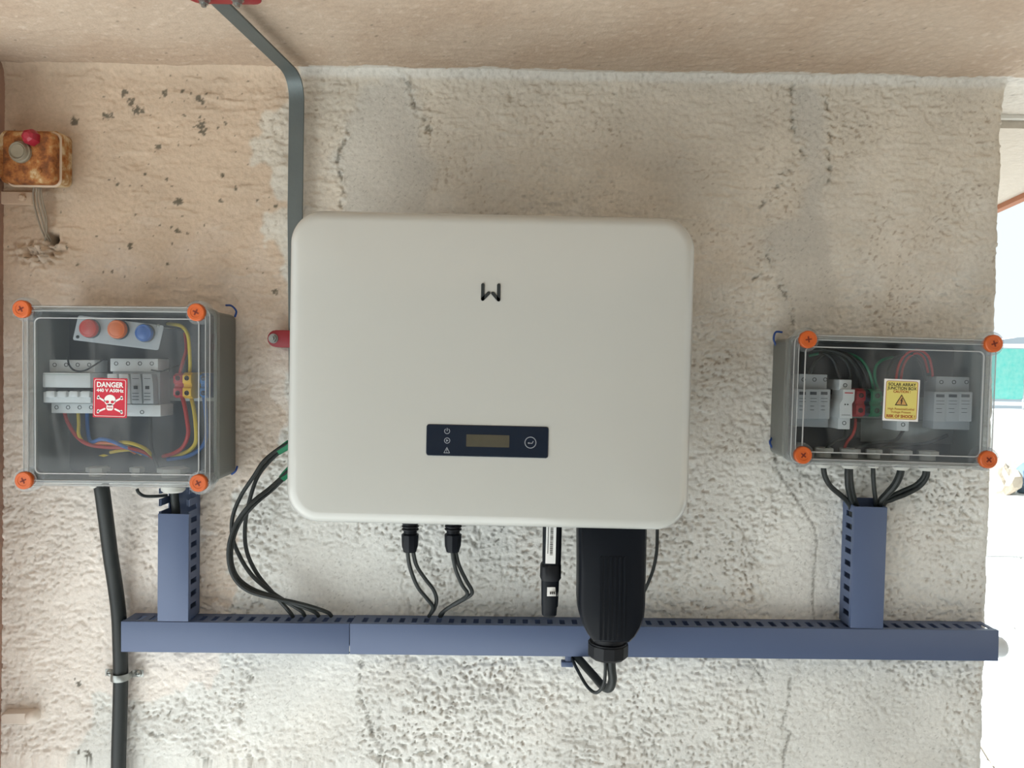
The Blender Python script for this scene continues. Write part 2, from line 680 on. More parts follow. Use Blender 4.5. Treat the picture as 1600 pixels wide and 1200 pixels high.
def build_wall():
    sf = np.arange(XL - 0.02, XR - CR, 0.0021)
    sc = np.linspace(0, math.pi / 2, 9)[:-1]
    se = np.linspace(0, 0.16, 40)
    px_ = np.concatenate([sf, XR - CR + CR * np.sin(sc), np.full(se.shape, XR)])
    py_ = np.concatenate([np.full(sf.shape, WALL), WALL + CR - CR * np.cos(sc), WALL + CR + se])
    nx = np.concatenate([np.zeros(sf.shape), np.sin(sc), np.ones(se.shape)])
    ny = np.concatenate([-np.ones(sf.shape), -np.cos(sc), np.zeros(se.shape)])
    arc = np.concatenate([sf, XR - CR + CR * sc, XR + 0.007 + se])
    zz = np.concatenate([np.arange(0, 0.82, 0.02), np.arange(0.82, CEIL + 0.02, 0.0021)])
    A, Z = np.meshgrid(arc, zz)
    Xb, Yb = np.broadcast_to(px_, A.shape), np.broadcast_to(py_, A.shape)
    U, V = to_px(A, np.full(A.shape, WALL), Z)
    x, z = A * 1000, Z * 1000       # millimetres along and up the wall
    j1 = fbm(x, z, 60, 4, 11)
    j2 = fbm(x, z, 60, 4, 31)
    Uj, Vj = U + 22 * j1, V + 22 * j2

    peach = inpoly(Uj, Vj, [(-400, -300), (455, -300), (455, 150), (415, 170), (395, 215), (392, 262), (425, 270), (447, 320), (408, 335), (412, 385), (450, 420), (455, 640),
                            (430, 700), (385, 760), (362, 830), (352, 945), (345, 1030), (322, 1075), (255, 1075), (200, 1090), (165, 1075), (125, 1130), (112, 1190), (90, 1400), (-400, 1400)])
    grey = (inpoly(Uj, Vj, [(545, 160), (610, 112), (660, 160), (676, 240), (668, 335), (655, 560), (525, 560), (532, 260)])
            | inpoly(Uj, Vj, [(1240, 125), (1282, 150), (1290, 300), (1302, 400), (1290, 520), (1205, 520), (1208, 380), (1250, 300)]))
    smooth = (grey | inpoly(Uj, Vj, [(440, 880), (480, 840), (600, 850), (640, 930), (560, 1050), (575, 1230), (400, 1230), (380, 1090), (420, 960)])
              | inpoly(Uj, Vj, [(1205, 820), (1300, 760), (1310, 1000), (1350, 1040), (1470, 1090), (1480, 1230), (1180, 1230), (1200, 1000)])
              | inpoly(Uj, Vj, [(120, 1140), (185, 1110), (240, 1120), (290, 1150), (330, 1180), (340, 1230), (120, 1230)]))
    pf, gf, sm = peach.astype(float), grey.astype(float), smooth.astype(float)
    # soften the one-cell staircases
    for _ in range(14):
        for a in ((pf, gf, sm) if _ < 2 else (gf, sm)):
            a[1:-1, 1:-1] = (a[1:-1, 1:-1] * 2 + a[:-2, 1:-1] + a[2:, 1:-1] + a[1:-1, :-2] + a[1:-1, 2:]) / 6

    # how coarse the render is: strong low on the right, weaker on the painted left and near the top
    low = sstep(350, 900, V)
    rough = (0.45 + 0.55 * low) * (1 - 0.62 * sm) * (1 - 0.45 * pf * (1 - low))
    rough *= 1 - 0.3 * pf * low
    rough *= 0.75 + 0.5 * sstep(-0.3, 0.4, fbm(x, z, 180, 2, 5))
    rough *= 1 - 0.75 * sstep(XR - 0.03, XR - 0.005, A)
    rough *= 1 + 0.5 * sstep(1250, 1380, U) * sstep(380, 480, V) * (1 - sstep(760, 900, V))
    # dabs: slanting, longer than high
    xs, zs = x * 0.80 + z * 0.35, z * 1.15 - x * 0.12
    d1 = fbm(xs, zs, 10.5, 3, 41)
    d2 = fbm(xs, zs * 1.5, 26, 3, 51)
    d3 = fbm(x + 7 * j1, z * 1.25 + 7 * j2, 7.5, 2, 43)
    dens = 0.16 * fbm(x, z, 70, 3, 47)
    pits = sstep(0.26, 0.62, d1 + dens) * 1.1 + sstep(0.34, 0.56, d3 + dens) * 1.35 + sstep(0.36, 0.62, d2 + dens) * 1.0
    fine = fbm(x, z, 5.5, 2, 61)
    und = fbm(x, z, 240, 3, 71)
    hgt = -pits * 2.1 * rough + fine * 0.42 * (0.35 + rough) + und * 1.6 - d2 * 0.45 * (1 - sm)
    # horizontal trowel ridges high on the left and middle
    tr = fbm(x * 0.22, z, 11, 3, 81)
    hgt += sstep(0.15, 0.6, tr) * 1.8 * (1 - low) * (1 - gf) * (0.25 + 0.75 * sstep(-0.2, 0.35, fbm(x, z, 110, 2, 83)))
    # plaster seams left where the patches meet the older coat
    seam = np.full(U.shape, 1e9)
    for line in ([(1238, 128), (1240, 190), (1252, 240), (1225, 290), (1190, 320)], [(1210, 390), (1205, 420), (1180, 440)], [(1215, 440), (1238, 480), (1240, 515)],
                 [(1290, 160), (1296, 210), (1292, 290)], [(545, 200), (535, 270), (530, 330)], [(620, 115), (668, 190), (676, 215)], [(395, 1035), (372, 1100), (378, 1130)],
                 [(555, 1020), (575, 1110), (590, 1200)], [(190, 1125), (260, 1150), (310, 1175), (340, 1210)]):
        seam = np.minimum(seam, segdist(U + 10 * j1 + 5 * fine, V + 10 * j2, line))
    hgt += 2.6 * np.exp(-(seam / 8) ** 2) * (0.3 + 1.6 * d1) - 2.6 * np.exp(-(seam / 2.4) ** 2) * sstep(-0.25, 0.2, d2)
    crack = np.full(U.shape, 1e9)
    for line in ([(1210, 705), (1215, 735), (1245, 780), (1272, 822), (1277, 850), (1272, 900), (1270, 945), (1272, 970)],
                 [(1235, 1060), (1232, 1100), (1222, 1135), (1236, 1145), (1226, 1175), (1222, 1230)], [(1172, 1035), (1195, 1065)]):
        crack = np.minimum(crack, segdist(U + 3 * fine, V, line))
    hgt -= 1.4 * np.exp(-(crack / 1.6) ** 2)
    # single dents and knocks
    for (cu, cv, r, d) in ((215, 250, 16, -4.5), (245, 245, 14, 3), (80, 110, 18, 3), (95, 112, 12, -3), (400, 155, 8, -2), (800, 151, 8, -3), (873, 230, 6, -2.5),
                           (250, 452, 22, -2.5), (238, 440, 16, 2.5), (150, 240, 30, -1.5), (1148, 316, 10, -2.5), (1310, 365, 14, -2.5), (1370, 345, 12, -2), (452, 240, 9, -5), (445, 260, 12, 3)):
        hgt += d * np.exp(-(((U - cu) / r) ** 2 + ((V - cv) / (r * 0.6)) ** 2))
    # broken rim of the cable hole below the push button
    rr = np.hypot((U - 66) / 2.3, (V - 394) / 1.1)
    hgt += 7.0 * np.exp(-((rr - 4) / 13) ** 2) * (0.45 + 2.0 * d1 + 1.5 * d3) * sstep(370, 380, V)
    hgt -= 26 * np.exp(-(((U - 83) / 7.5) ** 4 + ((V - 374) / 8.5) ** 4))
    # cove under the ceiling
    hgt += 10 * np.exp(-np.maximum(CEIL - Z, 0) * 1000 / 9)

    edge = 2.5 * fbm(np.zeros_like(z), z, 60, 3, 91)       # wavering corner
    X = Xb + (nx * hgt + np.where(A > XR - 0.05, edge, 0)) / 1000
    Y = Yb + ny * hgt / 1000

    # paint
    tone = fbm(x, z, 130, 4, 101)[..., None]
    pk = sstep(300, 760, V + 60 * j1)[..., None]  # two-tone coat; the paler pink low down also paints light from below
    peachc = PEACH * (1 - pk) + PINK * pk
    tanm = (sstep(0.1, 0.6, fbm(x, z, 220, 3, 111)) * 0.10)[..., None]
    up = sstep(760, 200, V + 90 * j1)[..., None]  # warmer tan tint upward; its darkening puts upper-wall shade into the paint
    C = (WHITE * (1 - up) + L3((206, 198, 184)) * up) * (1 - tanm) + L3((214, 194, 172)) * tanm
    C = C * (1 - gf[..., None]) + (GREY * 0.75 + C * 0.25) * 0.95 * gf[..., None]
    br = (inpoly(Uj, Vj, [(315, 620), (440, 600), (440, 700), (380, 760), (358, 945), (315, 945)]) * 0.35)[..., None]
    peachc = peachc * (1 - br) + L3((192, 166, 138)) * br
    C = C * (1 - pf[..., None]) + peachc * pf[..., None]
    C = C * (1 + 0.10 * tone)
    # brownish grit showing in the deepest pits of the bare coat
    grit = (sstep(0.36, 0.6, d3 + dens) * sstep(-0.2, 0.5, fbm(x, z, 90, 2, 121)) * 0.55 * (1 - sm) * (1 - 0.7 * pf))[..., None]
    C = C * (1 - grit) + TAN * grit
    # specks of mould and chipped paint, mostly on the painted side
    sp = fbm(x, z, 9, 2, 131)
    clus = fbm(x, z, 120, 3, 141)
    spot = 0.8 * sstep(0.90, 0.98, sp + 0.22 * np.clip(clus, -1, 1)) * (0.25 + 0.75 * pf) * (1 - 0.75 * sstep(420, 520, V))
    for (cu, cv, r) in ((116, 190, 7), (165, 181, 5), (175, 181, 3), (213, 172, 6), (222, 173, 4), (257, 145, 4.5), (285, 143, 3), (310, 153, 5), (316, 158, 4), (315, 198, 8), (318, 208, 4),
                        (352, 193, 3), (247, 229, 4.5), (348, 274, 3.5), (368, 294, 3), (278, 315, 6), (183, 287, 3), (202, 385, 4), (277, 360, 4), (195, 145, 6), (205, 160, 6), (345, 315, 3),
                        (430, 323, 3), (430, 455, 4), (122, 1068, 4), (117, 1060, 2), (138, 1178, 6), (124, 1175, 3), (262, 412, 2.5), (268, 381, 2), (340, 200, 2), (227, 273, 2), (261, 280, 2)):
        spot = np.maximum(spot, 0.85 * sstep(1.05, 0.7, np.hypot(U - cu, (V - cv) * 0.85) / r + 0.75 * fbm(x, z, 5, 2, 151)))
    spot = np.maximum(spot, 0.6 * np.exp(-(crack / 1.7) ** 2))
    spot = np.maximum(spot, 0.6 * np.exp(-(seam / 2.2) ** 2) * sstep(-0.25, 0.2, d2))
    spot = np.maximum(spot, 0.9 * np.exp(-(((U - 84) / 7) ** 4 + ((V - 375) / 8) ** 4)))
    scr = fbm(x * 0.5 + z * 0.9, z * 3 - x * 2.4, 9, 2, 161)
    spot = np.maximum(spot, 0.35 * sstep(0.62, 0.8, scr) * sm)
    C = C * (1 - spot[..., None]) + DIRT * spot[..., None]
    # the white coat was brushed a little way onto the ceiling: pale band along the top
    band = (sstep(0.016, 0.008, CEIL - Z) * (U > 470))[..., None]
    C = C * (1 - 0.6 * band) + L3((214, 212, 206)) * 0.6 * band
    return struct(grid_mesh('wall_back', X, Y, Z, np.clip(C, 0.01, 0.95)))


def build_ceiling():
    xs = np.concatenate([np.arange(-1.85, -0.95, 0.05), np.arange(-0.95, 1.05, 0.0035), np.arange(1.06, 2.6, 0.07)])
    ys = np.concatenate([np.arange(-1.6, 0.72, 0.08), np.arange(0.72, 1.36, 0.0035)])
    Xg, Yg = np.meshgrid(xs, ys)
    x, y = Xg * 1000, Yg * 1000
    right = sstep(0.1, 0.7, Xg)
    h = fbm(x, y, 14, 3, 201) * (0.5 + 0.9 * right) + fbm(x, y, 200, 3, 211) * 2.0 + 0.8 * sstep(0.2, 0.6, fbm(x * 0.3, y, 14, 3, 221))
    h += sstep(0.1, 0.5, fbm(x, y, 10, 2, 231)) * 1.1 * right
    Zg = CEIL - h / 1000
    c0, c1 = L3((184, 163, 143)), L3((190, 171, 152))
    k = sstep(-0.4, 0.5, fbm(x, y, 160, 4, 241))[..., None]
    C = c0 * (1 - k) + c1 * k
    fleck = (sstep(0.5, 0.7, fbm(x, y, 12, 2, 251)) * 0.25)[..., None]
    C = C * (1 - fleck) + L3((228, 214, 198)) * fleck
    edge = 16 + 7 * fbm(x, y, 90, 3, 261)
    band = ((Yg > WALL - edge / 1000) & (Xg > -0.33)).astype(float)[..., None] * 0.85
    C = C * (1 - band) + L3((216, 212, 204)) * band
    sp = (sstep(0.93, 1.02, fbm(x, y, 8, 2, 271)) * 0.6)[..., None]
    C = C * (1 - sp) + DIRT * sp
    # reverse the rows so the face looks down
    o = struct(grid_mesh('ceiling', Xg[::-1], Yg[::-1], Zg[::-1], np.clip(C[::-1], 0.01, 0.95)))
    return o


build_wall()
build_ceiling()
mb = MB().box(-1.85, 2.53, -1.6, 1.36, CEIL + 0.012, CEIL + 0.14)
struct(obj('ceiling_slab', mb, M['soffit']))

# return wall at the left edge
mb = MB().box(XL - 0.24, XL - 0.004, 1.06, WALL + 0.16, 0, CEIL + 0.01)
struct(obj('wall_left', mb, mat('return_wall_paint', (170, 138, 122), 0.8, var=0.15, scale=12, bump=0.003, bscale=60), bevel=0.006))

# added unseen wall behind the camera, blocks the frontal sky light
mb = MB().box(-1.5, 1.9, -1.76, -1.6, 0, CEIL + 0.14)
struct(obj('sky_blocker_rear', mb, mat('rear_blocker_grey', (128, 128, 124), 0.9, var=0.1, scale=6), bevel=0.006))

# eave slab beyond the wall end: step, soffit and brick-coloured edge
z1 = CEIL - 0.021
mb = MB()
pa, pb = PZ(1548, 325, z1), PZ(1640, 282, z1)
ext = (pb - pa).normalized()
far = -ext if ext.y < 0 else ext
pa2 = pa + far * 0.35                       # far end of the slab's free edge
pb = pa - far * ((pa.y - 1.40) / far.y)     # near end, where it meets the ceiling step
poly = [(0.45, 1.362), (pb.x + 0.6, 1.362), (pb.x, pb.y), (pa2.x, pa2.y), (0.45, pa2.y)]
mb.rings([[(x, y, z1) for x, y in poly], [(x, y, z1 + 0.15) for x, y in poly]])
struct(obj('trim_1', mb, M['soffit']))
mb = MB()
d = Vector((far.y, -far.x, 0)) * 0.02
q = [pa2, pb, pb + d, pa2 + d]
mb.rings([[(p.x, p.y, z1 - 0.012) for p in q], [(p.x, p.y, z1 + 0.15) for p in q]])
struct(obj('trim_2', mb, M['brick']))
# pale lip where the ceiling ends
mb = MB().box(XR - 0.1, 2.5, 1.350, 1.362, CEIL - 0.008, CEIL + 0.004)
struct(obj('trim_3', mb, M['lime'], bevel=0.002))

# ------------------------------------------------------------------ floor and the terrace outside
mb = MB().box(-7, 14, -9, 12, -0.20, -0.02)
fl = struct(obj('floor', mb, M['joint']))
ca, sa = math.cos(math.radians(-17)), math.sin(math.radians(-17))
slab_me = MB().box(-0.292, 0.292, -0.292, 0.292, -0.04, 0.0).mesh('paving_slab', bevel=0.008)
big_me = MB().box(-1.19, 1.19, -1.19, 1.19, -0.04, 0.0).mesh('paving_slab', bevel=0.008)
n = 0
for i in range(-9, 22):
    for j in range(-9, 22):
        x, y = 0.6 * i, 0.6 * j
        X, Y = x * ca - y * sa, x * sa + y * ca
        if 0.9 < X < 4.9 and 0.8 < Y < 7.0 and n < 300:
            o = place('paving_slab', slab_me, M['pavement'], fl, (X, Y, random.uniform(-0.004, 0.004)), (0, 0, math.radians(-17)))
            n += 1
# plain ground near the camera, one screed on the same bed
mb = MB().box(-7, 0.62, -9, WALL + 0.17, -0.03, -0.002)
struct(obj('floor_screed', mb, M['pavement']))

YP = 8.0
xa, xb = 2.6, 12.0


def zat(v, Y, u=1580):
    return P(u, v, Y).z


# kerb, low step, parapet
for nm, lab, v0, Y, dep, mt in (('kerb', 'low pale kerb running along the far edge of the terrace paving', 822, 6.2, 0.35, 'lime'),):
    mb = MB().box(xa, xb, Y, Y + dep, -0.03, zat(v0, Y))
    tag(obj(nm, mb, M[mt], bevel=0.02), lab, 'kerb')
mb = MB().box(xa, xb, 6.9, 7.5, -0.03, zat(778, 6.9))
tag(obj('step_block', mb, M['lime'], bevel=0.02), 'whitewashed masonry step behind the kerb carrying the rubble', 'step')
zp = zat(640, YP)
mb = MB().box(xa, xb, YP, YP + 0.2, -0.03, zp)
tag(obj('parapet_wall', mb, M['lime'], bevel=0.02), 'sunlit whitewashed parapet under the turquoise mesh fence', 'parapet')
# turquoise mesh fence on the parapet
za, zb = zat(624, YP + 0.1), zat(545, YP + 0.1)
fence = thing('mesh_fence', 'turquoise mesh fence panels with pale rails on the parapet', 'fence', ((xa + xb) / 2, YP + 0.1, zp))
px0 = P(1528, 600, YP + 0.1).x
pitch = 0.50
post_me = MB().box(-0.02, 0.02, -0.02, 0.02, 0, zb - zp + 0.06).mesh('post', bevel=0.004)
pan = MB()
w_, h_ = pitch - 0.05, zb - za
NX, NZ = 14, 8
for side in (0, 1):
    vs = [(-w_ / 2 + w_ * i / NX, 0.006 * side + 0.012 * math.sin(i * 1.3) * math.sin(math.pi * j / NZ) + 0.006 * math.sin(j * 2.1 + i), h_ * j / NZ) for j in range(NZ + 1) for i in range(NX + 1)]
    pan.add(vs, [(j * (NX + 1) + i, j * (NX + 1) + i + 1, (j + 1) * (NX + 1) + i + 1, (j + 1) * (NX + 1) + i) for j in range(NZ) for i in range(NX)])
pan_me = pan.mesh('mesh_panel')
for i in range(-4, 9):
    place('post', post_me, M['pvc'], fence, (px0 + pitch * i, YP + 0.1, zp))
    place('mesh_panel', pan_me, M['net'], fence, (px0 + pitch * (i + 0.5), YP + 0.1, za))
for z in (za - 0.045, zb + 0.03):
    mb = MB().box(px0 - 4 * pitch, px0 + 9 * pitch, YP + 0.075, YP + 0.125, z - 0.02, z + 0.02)
    obj('rail', mb, M['pvc'], fence, bevel=0.004)
# far ridge in the haze
mb = MB()
pts = []
for i in range(40):
    x = 40 + i * 2.6
    pts.append((x, 0.6 * math.sin(i * 0.7) + 0.3 * math.sin(i * 1.9)))
zr = zat(522, 90)
mb.rings([[(x, 90, -3) for x, h in pts] + [(x, 90, zr + h) for x, h in reversed(pts)], [(x, 96, -3) for x, h in pts] + [(x, 96, zr + h) for x, h in reversed(pts)]])
struct(obj('hills', mb, M['haze']))


# rubble and a slate bundle on the step
def lump(name, c, r, m, seed, label, cat, sq=(1, 1, 1)):
    rng = random.Random(seed)
    bm = bmesh.new()
    bmesh.ops.create_icosphere(bm, subdivisions=3, radius=1)
    for v in bm.verts:
        k = 1 + 0.22 * math.sin(3.1 * v.co.x + seed) * math.cos(2.7 * v.co.z + seed) + rng.uniform(-0.09, 0.09)
        v.co = Vector((v.co.x * r * sq[0] * k, v.co.y * r * sq[1] * k, max(-0.75 * r * sq[2], v.co.z * r * sq[2] * k)))
    mb = MB()
    mb.add([Vector(c) + v.co for v in bm.verts], [[v.index for v in f.verts] for f in bm.faces])
    bm.free()
    return tag(obj(name, mb, m, smooth=True, ang=20), label, cat)


zs = zat(778, 6.9)
c = P(1567, 732, 7.15)
lump('rubble_stone', (c.x, 7.15, zs + 0.75 * 0.17), 0.17, M['rock'], 3, 'pale broken rubble stone on the step beside the wall end', 'stone', (0.75, 0.8, 1))
c = P(1596, 732, 7.2)
lump('tarp_bundle', (c.x + 0.16, 7.2, zs + 0.75 * 0.17), 0.21, M['tarp'], 9, 'slate-blue tarpaulin bundle lying on the step at the right edge', 'tarpaulin', (1.05, 0.8, 0.8))

# ------------------------------------------------------------------ inverter
IY = 0.972
FI, IW, IH = fit(((456.5, 330.5), (1086.5, 340.5), (449.5, 812), (1072, 829.5)), IY + 0.022)
inv = thing('solar_inverter', 'large white solar inverter with dark display strip in the middle of the wall', 'inverter', (FI.c.x, 1.1, FI.c.z - IH / 2))
ra = 0.040
mb = MB(FI)
e = 0.016
prof = [(IW - 0.016, IH - 0.016, ra - 0.006, IY + 0.075), (IW - 0.006, IH - 0.006, ra, IY + 0.060), (IW, IH, ra + 0.002, IY + 0.040), (IW, IH, ra + 0.002, IY + 0.022)]
for t in range(1, 9):
    q = math.pi / 2 * t / 8
    prof.append((IW - 2 * e * (1 - math.cos(q)), IH - 2 * e * (1 - math.cos(q)), ra + 0.002 - e * (1 - math.cos(q)) * 0.7, IY + 0.022 - 0.018 * math.sin(q)))
for k_, dy in ((0.05, 0.0015), (0.10, 0.0026), (0.16, 0.0034), (0.24, 0.0038)):
    prof.append((IW - 2 * e - k_, IH - 2 * e - k_, max(0.012, ra - 0.012 - k_ * 0.15), IY + 0.004 - dy))
mb.rloft(prof, k=12)
obj('front_cover', mb, M['white_shell'], inv, ang=60)
mb = MB(FI).rloft([(IW - 0.03, IH - 0.035, 0.03, IY + 0.070), (IW - 0.03, IH - 0.035, 0.03, IY + 0.15), (IW - 0.06, IH - 0.06, 0.02, IY + 0.17)])
obj('body', mb, M['inv_dark'], inv, label='grey cast rear housing')
mb = MB(FI)
for i in range(22):
    x = -IW / 2 + 0.05 + i * (IW - 0.1) / 21
    mb.box(x - 0.0015, x + 0.0015, IY + 0.165, IY + 0.212, -IH / 2 + 0.05, IH / 2 - 0.05)
obj('cooling_fins', mb, M['inv_dark'], inv, smooth=False)
mb = MB(FI).box(-0.18, 0.18, IY + 0.205, WALL - 0.004, -0.10, 0.12)
obj('wall_bracket', mb, M['steel'], inv, bevel=0.002)
FY = IY + 0.0002      # front face
# find the front skin: crown is at IY+0.0002
FA = IY + 0.0003
g = lambda u, v: (lambda p: (p[0], p[2]))(FI.px(u, v, FA))
lg = MB(FI)
y0, y1 = FA - 0.0008, FA + 0.0035
for chain in (((754.6, 445), (754.2, 467.5)), ((754.2, 467.5), (763.6, 458)), ((779.3, 445.6), (779.0, 468.5)), ((779.0, 468.5), (770, 458.4))):
    lg.line(g(*chain[0]), g(*chain[1]), 0.0043, y0, y1)
obj('logo', lg, M['logo'], inv, label='dark two-stroke logo mark on the upper front')
FD, DW, DH = fit(((666.5, 661.8), (857.3, 667.6), (665.8, 711.2), (856.5, 716.6)), FA)
mb = MB(FD).rloft([(DW, DH, 0.0035, FA + 0.004), (DW, DH, 0.0035, FA - 0.0006), (DW - 0.0014, DH - 0.0014, 0.003, FA - 0.0012)])
dp = obj('display_panel', mb, M['navy'], inv, label='glossy navy display strip with icons and one button')
gd = lambda u, v: (lambda p: (p[0], p[2]))(FD.px(u, v, FA))
yd0, yd1 = FA - 0.0015, FA - 0.0009
x0, z0 = gd(728.5, 697.5)
x1, z1_ = gd(796, 680)
mb = MB(FD).rloft([(x1 - x0, z1_ - z0, 0.0006, yd1, (x0 + x1) / 2, (z0 + z1_) / 2), (x1 - x0, z1_ - z0, 0.0006, yd0, (x0 + x1) / 2, (z0 + z1_) / 2)], k=2)
obj('lcd_screen', mb, M['screen'], dp)
px_m = IY / FPX
mb = MB(FD)
c = gd(698.8, 673.5)
mb.ring(c[0], c[1], 4.0 * px_m, 0.9 * px_m, yd0, yd1, a0=math.radians(120), a1=math.radians(420))
mb.line((c[0], c[1] + 4.5 * px_m), (c[0], c[1] + 0.3 * px_m), 1.0 * px_m, yd0, yd1)
obj('power_icon', mb, M['icon'], dp)
mb = MB(FD)
c = gd(698.8, 688.2)
mb.ring(c[0], c[1], 4.2 * px_m, 0.9 * px_m, yd0, yd1)
mb.prism([(c[0] - 1.4 * px_m, c[1] - 2 * px_m), (c[0] + 2 * px_m, c[1]), (c[0] - 1.4 * px_m, c[1] + 2 * px_m)], yd0, yd1)
obj('play_icon', mb, M['icon'], dp)
mb = MB(FD)
c = gd(698.3, 703.6)
tri = [(c[0] - 4.4 * px_m, c[1] - 3.8 * px_m), (c[0] + 4.4 * px_m, c[1] - 3.8 * px_m), (c[0], c[1] + 4.6 * px_m)]
for a, b in zip(tri, tri[1:] + tri[:1]):
    mb.line(a, b, 0.9 * px_m, yd0, yd1)
mb.line((c[0], c[1] + 1.8 * px_m), (c[0], c[1] - 0.8 * px_m), 0.9 * px_m, yd0, yd1)
mb.disc(c[0], c[1] - 2.4 * px_m, 0.6 * px_m, yd0, yd1, 8)
obj('warning_icon', mb, M['icon'], dp)
mb = MB(FD)
c = gd(828.8, 691.4)
mb.ring(c[0], c[1], 8.6 * px_m, 1.1 * px_m, yd0, yd1, n=36)
mb.line((c[0] - 3 * px_m, c[1] - 0.8 * px_m), (c[0] + 2.6 * px_m, c[1] - 1.2 * px_m), 1.1 * px_m, yd0, yd1)
mb.line((c[0] + 2.6 * px_m, c[1] - 1.2 * px_m), (c[0] + 4.2 * px_m, c[1] + 2.0 * px_m), 1.1 * px_m, yd0, yd1)
mb.prism([(c[0] - 4.6 * px_m, c[1] - 0.8 * px_m), (c[0] - 2 * px_m, c[1] + 0.9 * px_m), (c[0] - 2 * px_m, c[1] - 2.5 * px_m)], yd0, yd1)
obj('enter_button', mb, M['icon'], dp)

# terminal cover with its ribs and gland nut
TY = 1.035
tcx = lambda u, v: (lambda p: (p[0], p[2]))(FI.px(u, v, TY + 0.012))
outl = [(903, 815), (903.5, 880), (903, 940), (904.5, 957), (909, 973), (918, 990), (927, 1001), (983, 1002), (992, 993), (1001, 978), (1006.5, 962), (1008, 945), (1009.5, 880), (1011, 815)]
ring0 = [tcx(u, v) for u, v in outl]
mx_ = sum(p[0] for p in ring0) / len(ring0)
mz_ = sum(p[1] for p in ring0) / len(ring0)


def inset(r, d):
    out = []
    for x, z in r:
        sx = 1 - d / 0.048
        sz = 1 - d / 0.08
        out.append((mx_ + (x - mx_) * sx, mz_ + (z - mz_) * sz))
    return out


mb = MB(FI)
mb.rings([[(x, y, z) for x, z in inset(ring0, d)] for d, y in ((0.004, 1.115), (0.0, 1.08), (0.0, TY + 0.012), (0.0012, TY + 0.006), (0.004, TY + 0.002), (0.009, TY))])
tcov = obj('terminal_cover', mb, M['black'], inv, label='black cable terminal cover hanging below the right side', ang=30)
rib_me = None
for i in range(6):
    u = 938 + i * 7.2
    a, b = tcx(u, 868), tcx(u - 1.0, 994)
    mb = MB(FI).line(a, b, 0.0032, TY - 0.0014, TY + 0.001)
    obj('rib', mb, M['black'], tcov)
gx, gz = tcx(953.5, 1001)
gp = FI((gx, TY + 0.035, gz))
mb = MB()
mb.lathe([(0.006, 0.0255), (-0.004, 0.0255), (-0.0045, 0.0235), (-0.008, 0.0235), (-0.0085, 0.0265), (-0.011, 0.0268)], gp, 'z', 28)
obj('gland_collar', mb, M['black2'], tcov)
mb = MB()
mb.lathe([(-0.010, 0.0250), (-0.011, 0.0285), (-0.027, 0.0285), (-0.031, 0.0245), (-0.033, 0.018)], gp, 'z', 12, 0.2)
obj('gland_nut', mb, M['black2'], tcov, ang=20)

# ------------------------------------------------------------------ communication dongle
DY = 1.075
dg_ = lambda u, v: P(u, v, DY)
a, b = dg_(862.5, 812), dg_(858, 962)
don = thing('communication_dongle', 'black stick-shaped communication dongle with barcode labels plugged under the inverter', 'dongle', (b.x, DY, b.z))
k = DY / FPX


def zrings(lst, n=20):
    """lst of (px x centre, px y, half width px, half depth m)"""
    rs = []
    for u, v, hw, hd in lst:
        p = P(u, v, DY)
        rs.append([(p.x + hw * k * (abs(math.cos(2 * math.pi * i / n)) ** 0.6) * math.copysign(1, math.cos(2 * math.pi * i / n)),
                    p.y + hd * (abs(math.sin(2 * math.pi * i / n)) ** 0.6) * math.copysign(1, math.sin(2 * math.pi * i / n)), p.z) for i in range(n)])
    return rs


mb = MB().rings(zrings([(863, 812, 15, 0.012), (862.5, 850, 15, 0.012), (861.8, 881, 14.6, 0.012)]))
obj('upper_body', mb, M['black'], don)
mb = MB().rings(zrings([(861, 880, 15, 0.013), (860.5, 883, 16.5, 0.0148), (860, 901, 16.5, 0.0148), (859.6, 905, 14.5, 0.013)]))
obj('collar', mb, M['black2'], don)
mb = MB().rings(zrings([(859.6, 903, 14.2, 0.0125), (858.8, 945, 13.2, 0.0118), (858.4, 947, 12.2, 0.011), (858, 959, 11.6, 0.0105), (858, 962, 9, 0.008)]))
obj('lower_body', mb, M['black'], don)
LY = DY - 0.0128
Fl, lw, lh = fit(((853.8, 815), (869.3, 815.5), (852.2, 880.5), (868, 881)), LY)
mb = MB(Fl).rloft([(lw, lh, 0.0005, LY + 0.0008), (lw, lh, 0.0005, LY)], k=2)
lb = obj('barcode_label', mb, M['st_white'], don, label='white label with vertical barcode and number')
mb = MB(Fl)
rng = random.Random(4)
z = -lh / 2 + 0.012
while z < lh / 2 - 0.002:
    t = rng.choice((0.0004, 0.0007, 0.0011))
    mb.box(-0.0012, 0.0030, LY - 0.0003, LY + 0.0001, z, z + t)
    z += t + rng.choice((0.0005, 0.0009))
obj('barcode', mb, M['st_ink'], lb, smooth=False)
mb = MB(Fl)
z = -lh / 2 + 0.014
while z < lh / 2 - 0.004:
    mb.box(-0.0046, -0.0034, LY - 0.0003, LY + 0.0001, z, z + 0.0009)
    z += 0.0014
obj('number_print', mb, M['st_ink'], lb, smooth=False)
LY2 = DY - 0.0134
Fl, lw, lh = fit(((854.5, 918), (873, 916.5), (854.5, 932), (872.5, 930.5)), LY2)
mb = MB()
rs = []
for i in range(7):
    t = i / 6
    p = P(855 + 17 * t, 917.5, LY2 + 0.005 * t ** 3)
    rs.append([(p.x, p.y - 0.0004, p.z), (p.x, p.y - 0.0004, p.z - lh), (p.x, p.y + 0.0006, p.z - lh), (p.x, p.y + 0.0006, p.z)])
mb.rings(rs)
lb = obj('small_label', mb, M['st_white'], don)
mb = MB(Fl)
for i in range(3):
    mb.box(-0.004 + i * 0.0028, -0.0022 + i * 0.0028, LY2 - 0.0012, LY2, -lh * 0.28, -lh * 0.02)
obj('print', mb, M['st_ink'], lb, smooth=False)


